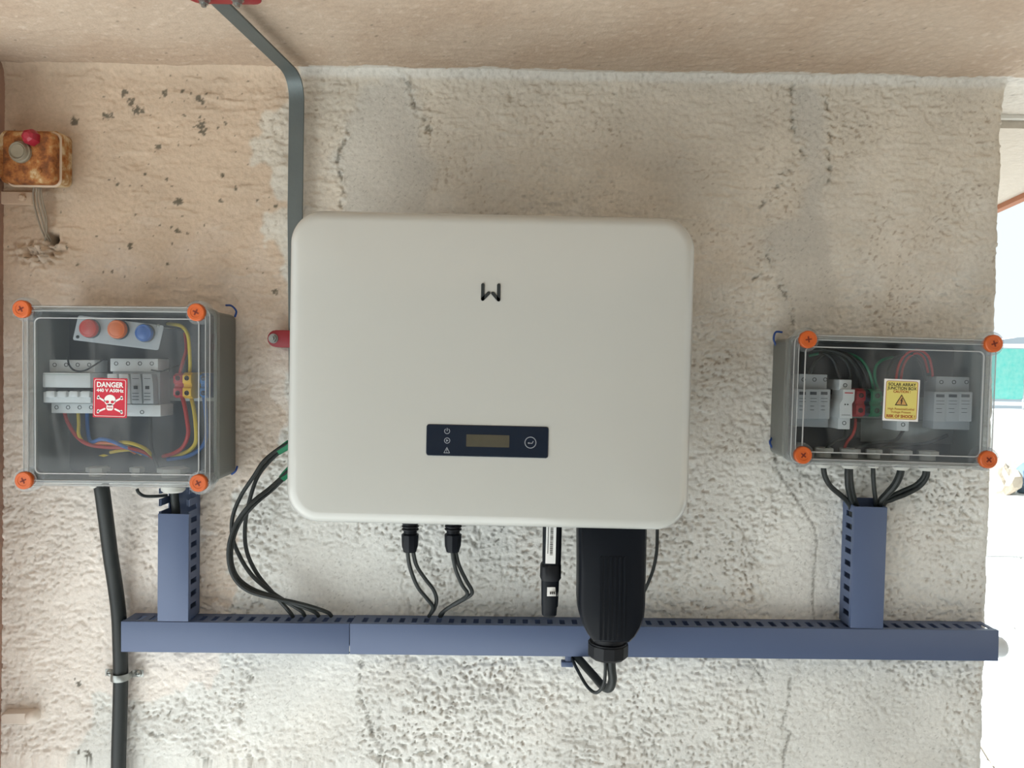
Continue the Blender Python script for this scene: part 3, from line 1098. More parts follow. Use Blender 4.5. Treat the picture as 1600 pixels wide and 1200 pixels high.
# ------------------------------------------------------------------ trunking
def trunking(name, label, horiz, fr, y_front, s0, s1, t0, t1, c0, c1, group='slotted trunking on the wall', pitch=0.0190, slot=0.0082, phase=0.0, broken=()):
    """s along the run, t across it (frame coordinates); channel runs s0..s1, the cover c0..c1"""
    th = 0.0016
    yb = WALL - 0.0005
    D = yb - y_front
    mp = (lambda s, t: (s, t)) if horiz else (lambda s, t: (t, s))

    def bx(mb, sa_, sb_, ta, tb, ya, yb_):
        (xa_, za_), (xb_, zb_) = mp(sa_, ta), mp(sb_, tb)
        mb.box(min(xa_, xb_), max(xa_, xb_), ya, yb_, min(za_, zb_), max(za_, zb_))
    base = fr((mp((s0 + s1) / 2, t0)[0], 0, mp((s0 + s1) / 2, t0)[1]))
    root = thing(name, label, 'trunking', (base.x, WALL, base.z), group)
    mb = MB(fr)
    bx(mb, s0, s1, t0 + th, t1 - th, yb - th, yb)
    for (ta, tb, side) in ((t0 + 0.001, t0 + 0.001 + th, 0), (t1 - 0.001 - th, t1 - 0.001, 1)):
        bx(mb, s0, s1, ta, tb, y_front + D * 0.72, yb)
        s = s0 + phase
        bx(mb, s0, max(s0 + 0.0005, s), ta, tb, y_front + th, y_front + D * 0.72)
        i = 0
        while s < s1:
            e_ = min(s + pitch - slot, s1)
            if (side, i) not in broken:
                bx(mb, s, e_, ta, tb, y_front + th * 1.2, y_front + D * 0.72)
                # small bead at the finger tip
                bx(mb, s, e_, ta - 0.0008, tb + 0.0008, y_front + th * 1.2, y_front + D * 0.14)
            s += pitch
            i += 1
    obj('slotted_channel', mb, M['trunk'], root, smooth=False)
    mb = MB(fr)
    bx(mb, c0, c1, t0, t1, y_front, y_front + th)
    for ta, tb in ((t0 - 0.0002, t0 + 0.0008), (t1 - 0.0008, t1 + 0.0002)):
        bx(mb, c0, c1, ta, tb, y_front, y_front + D * 0.20)
    obj('cover', mb, M['trunk'], root, bevel=0.0006)
    return root


YT = 1.155
FH, HW_, HH_ = fit(((189, 965.0), (1561, 991), (191, 1009.5), (1559, 1041)), YT)
hs = lambda u, v=1000: FH.px(u, v, YT)[0]
t0, t1 = -HH_ / 2, HH_ / 2
trunking('cable_trunking', 'blue-grey slotted trunking, shorter horizontal length below the left enclosure', True, FH, YT, hs(189), hs(545.6), t0 - 0.0005, t1 - 0.0005, hs(189), hs(545.6), phase=0.006)
trunking('cable_trunking', 'long blue-grey slotted trunking running right from the seam to past the wall edge', True, FH, YT - 0.001, hs(546.8), hs(1560), t0, t1, hs(546.8), hs(1560), phase=0.004)
Fv, vw, vh = fit(((247, 803), (294, 804), (246, 965), (294.5, 966)), YT)
zb_ = FH((hs(270), 0, t1))[2] - Fv.c.z
trunking('cable_trunking', 'blue-grey vertical trunking with open top under the left enclosure', False, Fv, YT, zb_ + 0.0006, Fv.px(270, 764, YT)[2], -vw / 2, vw / 2, zb_ + 0.0006, Fv.px(270, 803, YT)[2], phase=0.004)
Fv2, vw2, vh2 = fit(((1334, 791), (1384, 794), (1331, 987), (1382, 989)), YT)
zb2 = FH((hs(1356), 0, t1))[2] - Fv2.c.z
trunking('cable_trunking', 'blue-grey vertical trunking rising to the solar array junction box', False, Fv2, YT, zb2 + 0.0006, Fv2.px(1355, 785, YT)[2], -vw2 / 2, vw2 / 2, zb2 + 0.0006, Fv2.px(1357, 792, YT)[2], phase=0.003)
# white conduit stub behind the far end of the trunking
p = P(1570, 1010, 1.225)
mb = MB().lathe([(-0.03, 0.0165), (-0.0, 0.0165), (0.005, 0.0155), (0.009, 0.012), (0.0105, 0.006)], (p.x - 0.012, 1.222, p.z), 'x', 24)
tag(obj('conduit_stub', mb, M['pvc']), 'rounded white conduit end showing past the right end of the trunking', 'conduit')
# broken trunking finger hanging below
p = P(886, 1034, 1.165)
mb = MB().box(p.x - 0.003, p.x + 0.006, 1.160, 1.172, p.z - 0.004, p.z + 0.017).box(p.x - 0.009, p.x + 0.009, 1.158, 1.170, p.z - 0.006, p.z + 0.002)
tag(obj('trunking_clip', mb, M['trunk'], bevel=0.001), 'small blue-grey plastic clip sticking out under the trunking left of the terminal gland', 'clip')


# ------------------------------------------------------------------ cables
def wire(name, label, pts, r, m, cat='cable', group=None, n=10, parent=None):
    mb = MB().tube([P(*p) if len(p) == 3 else p for p in pts], r, n)
    if parent:
        return obj(name, mb, m, parent)
    return tag(obj(name, mb, m), label, cat, group)


wire('power_cable', 'thick black cable dropping from the left enclosure down the wall',
     [(157, 752, 1.150), (160, 770, 1.150), (166, 815, 1.158), (173, 870, 1.170), (180, 915, 1.178), (185.5, 960, 1.180), (187.5, 1005, 1.181), (188.5, 1055, 1.182), (187.5, 1110, 1.182), (186, 1160, 1.182), (185, 1210, 1.182), (183, 1400, 1.182), (183, 1700, 1.182), (183, 2030, 1.182)],
     0.0108, M['cable'], n=18)
wire('signal_wire', 'short thin black wire from the small gland into the left vertical trunking', [(214, 764, 1.150), (217, 770, 1.150), (226, 775, 1.160), (242, 775.5, 1.168), (262, 774, 1.178)], 0.0024, M['cable'])
wire('feeder_cable', 'black cable from the large grey gland down into the left vertical trunking', [(271, 755, 1.168), (273, 780, 1.170), (275, 805, 1.174), (275, 900, 1.178), (275, 955, 1.178)], 0.0062, M['cable'], n=14)

# four earthing cables looping from behind the inverter to the trunking
EW = [
    ('outer earthing cable of the upper green sleeve, looping left of the inverter', [(452, 692, 1.150), (432, 704, 1.148), (412, 721, 1.145), (396, 745, 1.145), (377, 774, 1.147), (364, 806, 1.147), (363, 838, 1.148), (374, 868, 1.15), (393, 898, 1.15), (420, 922, 1.152), (447, 940, 1.158), (470, 954, 1.168), (476, 962, 1.175)]),
    ('inner earthing cable of the upper green sleeve, closest to the inverter', [(453, 696, 1.158), (436, 707, 1.156), (418, 724, 1.155), (402, 746, 1.155), (391, 778, 1.156), (384, 812, 1.157), (383, 845, 1.158), (389, 872, 1.158), (404, 900, 1.158), (425, 925, 1.159), (443, 945, 1.165), (454, 958, 1.172), (458, 964, 1.176)]),
    ('earthing cable of the lower green sleeve with the widest loop', [(454, 732, 1.150), (440, 746, 1.148), (420, 764, 1.143), (394, 785, 1.133), (371, 814, 1.131), (358.5, 848, 1.130), (358, 880, 1.131), (368, 906, 1.133), (390, 924, 1.135), (425, 934, 1.138), (460, 941, 1.152), (490, 949, 1.162), (512, 957, 1.172), (518, 963, 1.176)]),
    ('earthing cable of the lower green sleeve running just inside the widest loop', [(455, 737, 1.158), (442, 749, 1.154), (423, 767, 1.150), (398, 788, 1.139), (375, 816, 1.138), (363, 849, 1.137), (362, 879, 1.138), (372, 903, 1.140), (394, 920, 1.142), (424, 931, 1.146), (455, 942, 1.158), (478, 950, 1.165), (493, 957, 1.172), (498, 963, 1.176)]),
]
for lab, pts in EW:
    wire('earthing_cable', lab, pts, 0.0031, M['cable'], group='earthing cables left of the inverter')
for lab, pts in (('upper green heat-shrink sleeve at the left edge of the inverter', [(453, 694, 1.154), (446, 698, 1.153), (434, 706, 1.151)]), ('lower green heat-shrink sleeve at the left edge of the inverter', [(455, 734, 1.154), (448, 740, 1.153), (440, 748.5, 1.150)])):
    wire('cable_sleeve', lab, pts, lambda t: 0.0075 - 0.0018 * t, M['sleeve'], 'sleeve', n=12)

# two plug connectors with their cable pairs
CY = 1.095


def plug(cx, label, pairs):
    a, b = P(cx, 815, CY), P(cx, 862, CY)
    root = thing('cable_plug', label, 'connector', (b.x, CY, b.z), 'plug connectors under the inverter')
    kk = CY / FPX
    L = a.z - b.z
    mb = MB().lathe([(L + 0.012, 0.0095), (L * 0.62, 0.0095), (L * 0.60, 0.0110), (L * 0.56, 0.0110)], (b.x, CY, b.z), 'z', 24)
    body = obj('plug_body', mb, M['black'], root)
    for j in range(3):
        mb = MB().lathe([(L * (0.72 + 0.1 * j), 0.0096), (L * (0.73 + 0.1 * j), 0.0122), (L * (0.77 + 0.1 * j), 0.0122), (L * (0.78 + 0.1 * j), 0.0096)], (b.x, CY, b.z), 'z', 16)
        obj('grip_ring', mb, M['black2'], body)
    mb = MB().lathe([(L * 0.60, 0.0105), (L * 0.58, 0.0126), (L * 0.20, 0.0118), (L * 0.06, 0.0098), (0.0, 0.0092)], (b.x, CY, b.z), 'z', 10, 0.3)
    obj('lock_nut', mb, M['black'], root, ang=20)
    for pts in pairs:
        wire('cable_tail', '', pts, 0.0029, M['cable'], parent=root)
    return root


plug(640.5, 'left black plug connector under the inverter with two thin cables',
     [[(637, 852, 1.095), (637, 864, 1.096), (641, 888, 1.105), (652, 916, 1.120), (666, 934, 1.138), (675, 945, 1.152), (676, 952, 1.160), (671, 962, 1.174)],
      [(645, 852, 1.098), (646, 864, 1.100), (651, 884, 1.112), (664, 904, 1.128), (677, 921, 1.142), (682, 936, 1.154), (679, 950, 1.164), (670, 963, 1.178)]])
plug(707.5, 'black plug connector right of the other one, its two cables bent right',
     [[(705, 852, 1.095), (707, 864, 1.096), (712, 890, 1.105), (722, 914, 1.118), (730, 926, 1.130), (726, 934, 1.142), (708, 945, 1.156), (691, 957, 1.170), (687, 963, 1.176)],
      [(711, 852, 1.098), (712, 862, 1.100), (717, 883, 1.110), (728, 906, 1.124), (737, 922, 1.135), (735, 930, 1.142), (717, 941, 1.155), (697, 952, 1.168), (689, 963, 1.178)]])

wire('output_cable', 'thick black output cable looping from the terminal gland up behind the trunking', [(954, 1022, 1.070), (955.5, 1045, 1.070), (957, 1062, 1.074), (952, 1075, 1.084), (942, 1072, 1.100), (926, 1054, 1.125), (910, 1036, 1.148), (900, 1024, 1.168), (895, 1012, 1.180)], 0.0062, M['cable'], n=14)
wire('control_wire', 'thin black wire looping below the terminal gland beside the thick output cable', [(945, 1022, 1.068), (946, 1045, 1.066), (944, 1066, 1.066), (938, 1078, 1.070), (929, 1082, 1.080), (917, 1072, 1.100), (905, 1052, 1.125), (897, 1036, 1.150), (892, 1022, 1.172)], 0.0024, M['cable'])
wire('antenna_wire', 'thin black wire curving down behind the right side of the terminal cover', [(1027, 800, 1.10), (1027, 835, 1.125), (1026, 862, 1.135), (1021, 888, 1.145), (1013, 910, 1.150), (1000, 940, 1.160), (996, 968, 1.176)], 0.0025, M['cable'])

# cable saddle
sad = thing('cable_saddle', 'shiny metal saddle clamp with two screws holding the thick black cable', 'clamp', (P(188, 1055, 1.19).x, 1.19, P(188, 1055, 1.19).z))
c = P(188.5, 1056, 1.182)
mb = MB()
rs = []
path = [(-0.030, 0.0125), (-0.019, 0.0125), (-0.0135, 0.008)] + [(0.0132 * math.cos(math.pi - math.pi * i / 10), -0.0132 * math.sin(math.pi * i / 10)) for i in range(11)] + [(0.0135, 0.008), (0.019, 0.0125), (0.030, 0.0125)]
for i, (x, y) in enumerate(path):
    a = path[max(i - 1, 0)]
    b = path[min(i + 1, len(path) - 1)]
    t = Vector((b[0] - a[0], b[1] - a[1])).normalized()
    nn = Vector((t.y, -t.x)) * 0.0012
    dz = -0.004 + 0.0 * x
    rs.append([(c.x + x + nn.x, c.y + y + nn.y, c.z + 0.0055 + dz * 0), (c.x + x + nn.x, c.y + y + nn.y, c.z - 0.0055), (c.x + x - nn.x * 0, c.y + y, c.z - 0.0055), (c.x + x, c.y + y, c.z + 0.0055)])
mb.rings(rs)
obj('strap', mb, M['steel'], sad, bevel=0.0004)
for sx in (-1, 1):
    q = (c.x + sx * 0.0225, WALL - 0.0065, c.z)
    mb = MB().lathe([(0.0, 0.0055), (-0.0025, 0.0050), (-0.004, 0.003), (-0.0042, 0.001)], q, 'y', 14)
    sc_ = obj('screw', mb, M['steel'], sad)
    mb = MB().box(q[0] - 0.003, q[0] + 0.003, q[1] - 0.0046, q[1] - 0.0038, q[2] - 0.0006, q[2] + 0.0006)
    obj('slot', mb, M['dark'], sc_)


# ------------------------------------------------------------------ enclosures
def screw_mesh(r):
    mb = MB().lathe([(0.012, r * 0.72), (0.004, r * 0.86), (0.003, r), (-0.004, r), (-0.0052, r * 0.9), (-0.0052, r * 0.62), (-0.0046, r * 0.58), (-0.0046, r * 0.01)], (0, 0, 0), 'y', 28)
    a = mb.mesh('lid_screw', ang=40)
    mb = MB()
    for t in (math.radians(38), math.radians(128)):
        mb.line((-r * 0.36 * math.cos(t), -r * 0.36 * math.sin(t)), (r * 0.36 * math.cos(t), r * 0.36 * math.sin(t)), r * 0.17, -0.0050, -0.0040, False)
    return a, mb.mesh('cross_slot', smooth=False)


SCREW, CROSS = screw_mesh(0.0124)
COLLAR = MB()
COLLAR.rings([[(r * math.cos(2 * math.pi * i / 28), y, r * math.sin(2 * math.pi * i / 28)) for i in range(28)] for r, y in ((0.0130, -0.001), (0.0165, -0.001), (0.0175, 0.002), (0.0175, 0.016), (0.0130, 0.016))], closed=True)
COLLAR = COLLAR.mesh('screw_collar')


def enclosure(name, label, quad, yf, screws, glands, plate_m, tapes):
    fr, w, h = fit(quad, yf)
    yb = WALL - 0.0005
    base_pt = fr((0, yb, -h / 2))
    root = thing(name, label, 'junction box', base_pt)
    ls = yf + 0.030          # lid seam
    mb = MB(fr)
    mb.rloft([(w - 0.010, h - 0.010, 0.010, ls - 0.006), (w - 0.004, h - 0.004, 0.011, ls - 0.006), (w - 0.004, h - 0.004, 0.011, ls + 0.003), (w - 0.008, h - 0.008, 0.010, ls + 0.004), (w - 0.010, h - 0.010, 0.010, yb - 0.003), (w - 0.014, h - 0.014, 0.009, yb),
              (w - 0.030, h - 0.030, 0.006, yb - 0.0005), (w - 0.016, h - 0.016, 0.008, yb - 0.004), (w - 0.014, h - 0.014, 0.009, ls - 0.004)], cap=(False, False), closed=True)
    base = obj('base', mb, M['box_grey'], root, label='light grey plastic back box')
    mb = MB(fr).rloft([(w - 0.016, h - 0.016, 0.008, yb - 0.006), (w - 0.016, h - 0.016, 0.008, yb - 0.003)])
    obj('mounting_plate', mb, plate_m, root)
    # clear lid: skirt, raised border bead and front pane
    mb = MB(fr)
    mb.rloft([(w, h, 0.013, ls), (w, h, 0.013, yf + 0.005), (w - 0.003, h - 0.003, 0.012, yf + 0.001), (w - 0.006, h - 0.006, 0.011, yf), (w - 0.016, h - 0.016, 0.009, yf), (w - 0.018, h - 0.018, 0.008, yf + 0.002), (w - 0.018, h - 0.018, 0.008, yf + 0.0045),
              (w - 0.010, h - 0.010, 0.010, yf + 0.006), (w - 0.006, h - 0.006, 0.011, ls)], cap=(False, False), closed=True)
    lid = obj('lid', mb, M['rim'], root, label='clear plastic lid frame with rounded ridges')
    mb = MB(fr).rloft([(w - 0.018, h - 0.018, 0.008, yf + 0.0022), (w - 0.018, h - 0.018, 0.008, yf + 0.0044)])
    obj('pane', mb, M['lid'], lid)
    ih, iw = h - 0.036, w - 0.036
    mb = MB(fr)
    mb.rloft([(iw, ih, 0.008, yf + 0.0024), (iw, ih, 0.008, yf + 0.0008), (iw - 0.003, ih - 0.003, 0.007, yf + 0.0008), (iw - 0.003, ih - 0.003, 0.007, yf + 0.0024)], cap=(False, False), closed=True)
    obj('ridge', mb, M['bead'], lid)
    for (ww, hh, rr_) in ((w - 0.004, h - 0.004, 0.012), (w - 0.0165, h - 0.0165, 0.009)):
        mb = MB(fr)
        mb.rloft([(ww, hh, rr_, yf + 0.001), (ww - 0.0004, hh - 0.0004, rr_, yf - 0.0006), (ww - 0.0018, hh - 0.0018, rr_, yf - 0.0006), (ww - 0.0022, hh - 0.0022, rr_, yf + 0.001)], cap=(False, False), closed=True)
        obj('edge_glint_bead', mb, M['bead'], lid)
    for i, (u, v) in enumerate(screws):
        p = P(u, v, yf - 0.002)
        s_ = place('lid_screw', SCREW, M['orange'], root, (p.x, yf - 0.001, p.z), (0, random.uniform(-0.5, 0.5), 0), 'orange cross-head lid screw')
        sub('cross_slot', CROSS, M['orange_dark'], s_)
        place('screw_collar', COLLAR, M['rim'], root, (p.x, yf, p.z))
    for (u, v, y, r, hgt) in glands:
        p = P(u, v, y)
        zt = fr.inv(p)
        zb = -h / 2 + 0.006
        xx = zt[0]
        q = fr((xx, y, zb))
        mb = MB().lathe([(0.010, r * 0.9), (0.004, r * 0.9), (-0.004, r * 0.9), (-0.0045, r * 1.05), (-0.010, r * 1.05), (-0.0105, r), (-hgt, r * 0.92), (-hgt - 0.003, r * 0.72), (-hgt - 0.0032, r * 0.4)], (q.x, y, q.z), 'z', 20)
        gl = obj('cable_gland', mb, M['gland'], root)
        mb = MB().lathe([(0.008, r * 1.25), (0.0145, r * 1.25), (0.015, r * 1.1)], (q.x, y, q.z), 'z', 6, 0.3)
        obj('inner_nut', mb, M['gland'], gl, ang=20)
    for pts in tapes:
        mb = MB().tube([P(*q) for q in pts], 0.0016, 6)
        obj('plug_film', mb, M['blue_tape'], root, label='torn blue plastic film at a back corner')
    return root, fr, w, h


LYF = 1.090
lbox, FL, LW, LH = enclosure('junction_box', 'square clear-lidded junction box with red danger sticker on the left', ((31, 474), (330, 480), (36, 759), (331, 764)), LYF,
                             [(35, 483), (307.5, 488), (38.5, 750.5), (311, 754.5)],
                             [(153, 766, 1.150, 0.0135, 0.013), (214, 764, 1.150, 0.0085, 0.012), (271, 766, 1.150, 0.0185, 0.019)], M['plate'],
                             [[(353, 477, 1.19), (362, 478, 1.186), (369, 486, 1.188), (367, 495, 1.192)], [(371, 728, 1.188), (368, 736, 1.186), (362, 741, 1.19)]])
RYF = 1.098
rbox, FR_, RW, RH = enclosure('junction_box', 'wide clear-lidded junction box with yellow solar array sticker on the right', ((1239, 521), (1561, 529), (1233, 725), (1551, 736)), RYF,
                              [(1262, 530.5), (1551.5, 537), (1254, 711), (1543, 718)],
                              [(1286, 735, 1.150, 0.0115, 0.012), (1327, 736, 1.150, 0.0125, 0.012), (1364, 737, 1.150, 0.0100, 0.010), (1407, 738, 1.150, 0.0125, 0.012), (1448, 739, 1.150, 0.0125, 0.012)], M['plate'],
                              [[(1222, 519, 1.19), (1212, 519, 1.187), (1209, 530, 1.186), (1213, 541, 1.188)], [(1207, 683, 1.19), (1203, 692, 1.186), (1211, 706, 1.188)]])

# danger sticker
SY = LYF + 0.0016
Fs, sw, sh = fit(((146, 590), (198.5, 592), (145, 651.5), (198.5, 653.5)), SY)
mb = MB(Fs).rloft([(sw, sh, 0.0008, SY + 0.0006), (sw, sh, 0.0008, SY)], k=2)
st = obj('warning_sticker', mb, M['st_red'], lbox, label='red DANGER 440 V sticker with skull and crossbones')
y0, y1 = SY - 0.0004, SY + 0.0001
mb = MB(Fs)
mb.rloft([(sw - 0.0036, sh - 0.0036, 0.003, y1), (sw - 0.0036, sh - 0.0036, 0.003, y0), (sw - 0.0048, sh - 0.0048, 0.0024, y0), (sw - 0.0048, sh - 0.0048, 0.0024, y1)], cap=(False, False), closed=True)
obj('border', mb, M['st_white'], st)
mb = MB(Fs)
mb.text('DANGER', 0.0070, 0, sh * 0.335, y0, 0.03, sw * 0.78)
mb.text('440 V A50Hz', 0.0046, 0, sh * 0.19, y0, 0.035, sw * 0.80)
obj('lettering', mb, M['st_white'], st, smooth=False)
mb = MB(Fs)
cz = -sh * 0.12
for sx in (-1, 1):
    for (za_, zb_2) in ((0.0075, 0.0035), (-0.0125, -0.0075)):
        A = (sx * 0.0165, cz + za_ - 0.0005)
        B = (sx * 0.0075, cz + zb_2 - 0.0015)
        mb.line(A, B, 0.0024, y0, y1)
        mb.disc(A[0], A[1] + 0.0013, 0.0017, y0, y1, 12)
        mb.disc(A[0] + sx * 0.0006, A[1] - 0.0011, 0.0017, y0, y1, 12)
mb.disc(0, cz + 0.0035, 0.0082, y0, y1, 26, 0.0078)
mb.rloft([(0.0094, 0.0095, 0.0032, y1, 0, cz - 0.0065), (0.0094, 0.0095, 0.0032, y0, 0, cz - 0.0065)])
obj('skull_emblem', mb, M['st_white'], st, smooth=False)
mb = MB(Fs)
yy0 = y0 - 0.0002
for sx in (-1, 1):
    mb.disc(sx * 0.0036, cz + 0.0010, 0.0025, yy0, y0 + 0.0001, 14, 0.0021)
mb.prism([(-0.0012, cz - 0.0042), (0.0012, cz - 0.0042), (0, cz - 0.0016)], yy0, y0 + 0.0001)
for i in range(-2, 3):
    mb.line((i * 0.0014, cz - 0.0062), (i * 0.0014, cz - 0.0085), 0.0005, yy0, y0 + 0.0001)
mb.line((-0.0036, cz - 0.0073), (0.0036, cz - 0.0073), 0.0004, yy0, y0 + 0.0001)
obj('skull_features', mb, M['st_red'], st, smooth=False)

# solar array sticker
SY = RYF + 0.0016
Fs, sw, sh = fit(((1383, 592), (1437.5, 593.5), (1378, 657), (1434.5, 659)), SY)
mb = MB(Fs).rloft([(sw, sh, 0.0006, SY + 0.0006), (sw, sh, 0.0006, SY)], k=2)
st = obj('warning_sticker', mb, M['st_white'], rbox, label='yellow SOLAR ARRAY JUNCTION BOX caution sticker')
y0, y1 = SY - 0.0003, SY + 0.0001
mb = MB(Fs).rloft([(sw - 0.0055, sh - 0.0055, 0.003, y1), (sw - 0.0055, sh - 0.0055, 0.003, y0)])
obj('yellow_field', mb, M['st_yellow'], st)
y0b = y0 - 0.0003
mb = MB(Fs).rloft([(sw - 0.0052, sh - 0.0052, 0.003, y0 + 0.0001), (sw - 0.0052, sh - 0.0052, 0.003, y0b), (sw - 0.0062, sh - 0.0062, 0.0025, y0b), (sw - 0.0062, sh - 0.0062, 0.0025, y0 + 0.0001)], cap=(False, False), closed=True)
obj('border', mb, M['st_brown'], st)
mb = MB(Fs)
mb.text('SOLAR ARRAY', 0.0043, 0, sh * 0.375, y0b, 0.02, sw * 0.78)
mb.text('JUNCTION BOX', 0.0043, 0, sh * 0.285, y0b, 0.02, sw * 0.82)
obj('heading_lettering', mb, M['st_ink'], st, smooth=False)
mb = MB(Fs)
mb.text('CAUTION !', 0.0036, 0, sh * 0.205, y0b, 0.02, sw * 0.48)
obj('caution_lettering', mb, M['st_brown'], st, smooth=False)
mb = MB(Fs)
mb.text('High Potential/Lethal', 0.0031, 0, -sh * 0.21, y0b, 0.0, sw * 0.74)
mb.text('Voltage Present', 0.0031, 0, -sh * 0.285, y0b, 0.0, sw * 0.56)
obj('voltage_lettering', mb, M['st_brown'], st, smooth=False)
mb = MB(Fs)
mb.text('RISK OF SHOCK !', 0.0040, 0, -sh * 0.385, y0b, 0.035, sw * 0.80)
obj('risk_lettering', mb, M['st_brown'], st, smooth=False)
mb = MB(Fs)
tz = -0.001
mb.prism([(-0.0092, tz - 0.0065), (0.0092, tz - 0.0065), (0, tz + 0.0095)], y0b, y0 + 0.0001)
tri_o = obj('triangle', mb, M['st_ink'], st, smooth=False)
mb = MB(Fs).prism([(-0.0072, tz - 0.0053), (0.0072, tz - 0.0053), (0, tz + 0.0073)], y0b - 0.0002, y0b)
obj('triangle_field', mb, M['st_tan'], st, smooth=False)
mb = MB(Fs)
yq0, yq1 = y0b - 0.0004, y0b - 0.0001
mb.prism([(0.0004, tz + 0.0045), (-0.0020, tz - 0.0002), (-0.0006, tz - 0.0002), (-0.0008, tz - 0.0030), (-0.0016, tz - 0.0027), (0.0, tz - 0.0050), (0.0012, tz - 0.0026), (0.0004, tz - 0.0029), (0.0018, tz + 0.0012), (0.0004, tz + 0.0010), (0.0018, tz + 0.0040)], yq0, yq1)
obj('bolt_mark', mb, M['st_ink'], st, smooth=False)

# ------------------------------------------------------------------ devices inside the left box
DFY = 1.125     # faces of the rail-mounted devices
RAILY = 1.1775


def loc_rect(fr, u0, v0, u1, v1, Y):
    a, b = fr.px(u0, v0, Y), fr.px(u1, v1, Y)
    return min(a[0], b[0]), max(a[0], b[0]), min(a[2], b[2]), max(a[2], b[2])


def block(fr, u0, v0, u1, v1, Y, Yb, mb=None):
    mb = mb or MB(fr)
    x0, x1, z0, z1 = loc_rect(fr, u0, v0, u1, v1, Y)
    return mb.box(x0, x1, Y, Yb, z0, z1)


TSCREW = MB().lathe([(0.002, 0.0030), (-0.0004, 0.0030), (-0.0004, 0.0022), (0.0012, 0.0020), (0.0012, 0.0001)], (0, 0, 0), 'y', 14).mesh('terminal_screw')


def tscrew(parent, u, v, Y):
    p = P(u, v, Y)
    return place('terminal_screw', TSCREW, M['dark'], parent, (p.x, Y, p.z))


def rail(fr, u0, u1, v, lab):
    a, b = fr.px(u0, v, RAILY), fr.px(u1, v, RAILY)
    mb = MB(fr).box(a[0], b[0], RAILY, RAILY + 0.001, a[2] - 0.0175, a[2] + 0.0175).box(a[0], b[0], RAILY, RAILY + 0.0155, a[2] - 0.0125, a[2] - 0.0115).box(a[0], b[0], RAILY, RAILY + 0.0155, a[2] + 0.0115, a[2] + 0.0125).box(a[0], b[0], RAILY + 0.013, RAILY + 0.0145, a[2] - 0.0125, a[2] + 0.0125)
    return tag(obj('mounting_rail', mb, M['steel'], bevel=0.0004), lab, 'rail')


rail(FL, 100, 358, 607, 'steel mounting rail behind the breakers in the left junction box')
p = P(105, 648, DFY)
iso = thing('circuit_breaker', 'white four-pole isolator with toggle row at the left of the left junction box', 'circuit breaker', (p.x, DFY + 0.03, p.z))
mb = block(FL, 77, 562, 148, 582, DFY + 0.016, RAILY)
obj('upper_terminals', mb, M['device'], iso, bevel=0.001)
mb = block(FL, 66, 582, 141, 606, DFY, RAILY)
ub = obj('upper_body', mb, M['device'], iso, bevel=0.0015)
mb = block(FL, 66.5, 585, 140, 586, DFY - 0.0003, DFY + 0.001)
obj('green_line', mb, M['sleeve'], ub)
mb = block(FL, 66, 605, 141, 613, DFY + 0.010, RAILY)
obj('toggle_gap', mb, M['dark'], iso)
mb = block(FL, 67, 612, 142, 630, DFY + 0.001, RAILY)
lo = obj('lower_body', mb, M['device'], iso, bevel=0.0015)
mb = block(FL, 80, 630, 147, 646, DFY + 0.016, RAILY)
obj('lower_terminals', mb, M['device'], iso, bevel=0.001)
for i in range(4):
    u = 71 + 18.2 * i
    mb = block(FL, u, 611, u + 14, 621, DFY - 0.004, DFY + 0.003)
    obj('toggle', mb, M['device'], lo, bevel=0.0015)
    tscrew(iso, 85.5 + 18 * i, 570, DFY + 0.016)
    tscrew(iso, 88.5 + 18 * i, 636.5, DFY + 0.016)

p = P(208, 650, DFY)
spd = thing('surge_arrester', 'pale four-module surge arrester right of the danger sticker in the left box', 'surge arrester', (p.x, DFY + 0.03, p.z))
mb = block(FL, 172, 560, 247, 581, DFY + 0.016, RAILY)
obj('upper_terminals', mb, M['device'], spd, bevel=0.001)
mb = block(FL, 176, 580, 250, 634, DFY + 0.018, RAILY)
obj('socket', mb, M['device_grey'], spd, bevel=0.001)
mb = block(FL, 178, 632, 251, 651, DFY + 0.010, RAILY)
obj('lower_terminals', mb, M['device'], spd, bevel=0.001)
tscrew(spd, 222, 644, DFY + 0.010)
for i in range(4):
    u = 167 + 18.3 * i
    x0, x1, z0, z1 = loc_rect(FL, u, 584, u + 17, 631, DFY + 0.002)
    mb = MB(FL).prism([(x0, z1), (x1 - 0.002, z1), (x1, z1 - 0.012), (x1 + 0.001, z0), (x0 + 0.002, z0), (x0 + 0.001, z1 - 0.016)], DFY + 0.002, DFY + 0.03)
    mo = obj('module', mb, M['device_grey'] if i > 1 else M['device'], spd, bevel=0.0008)
    mb = block(FL, u + 5, 603, u + 11, 608, DFY + 0.0012, DFY + 0.003)
    obj('indicator_window', mb, M['dark'], mo)
    for v in (591, 614, 619, 624):
        mb = block(FL, u + 3, v, u + 13, v + 1, DFY + 0.0016, DFY + 0.003)
        obj('print_line', mb, M['plate'], mo)
    tscrew(spd, 181.5 + 18.6 * i, 568, DFY + 0.016)

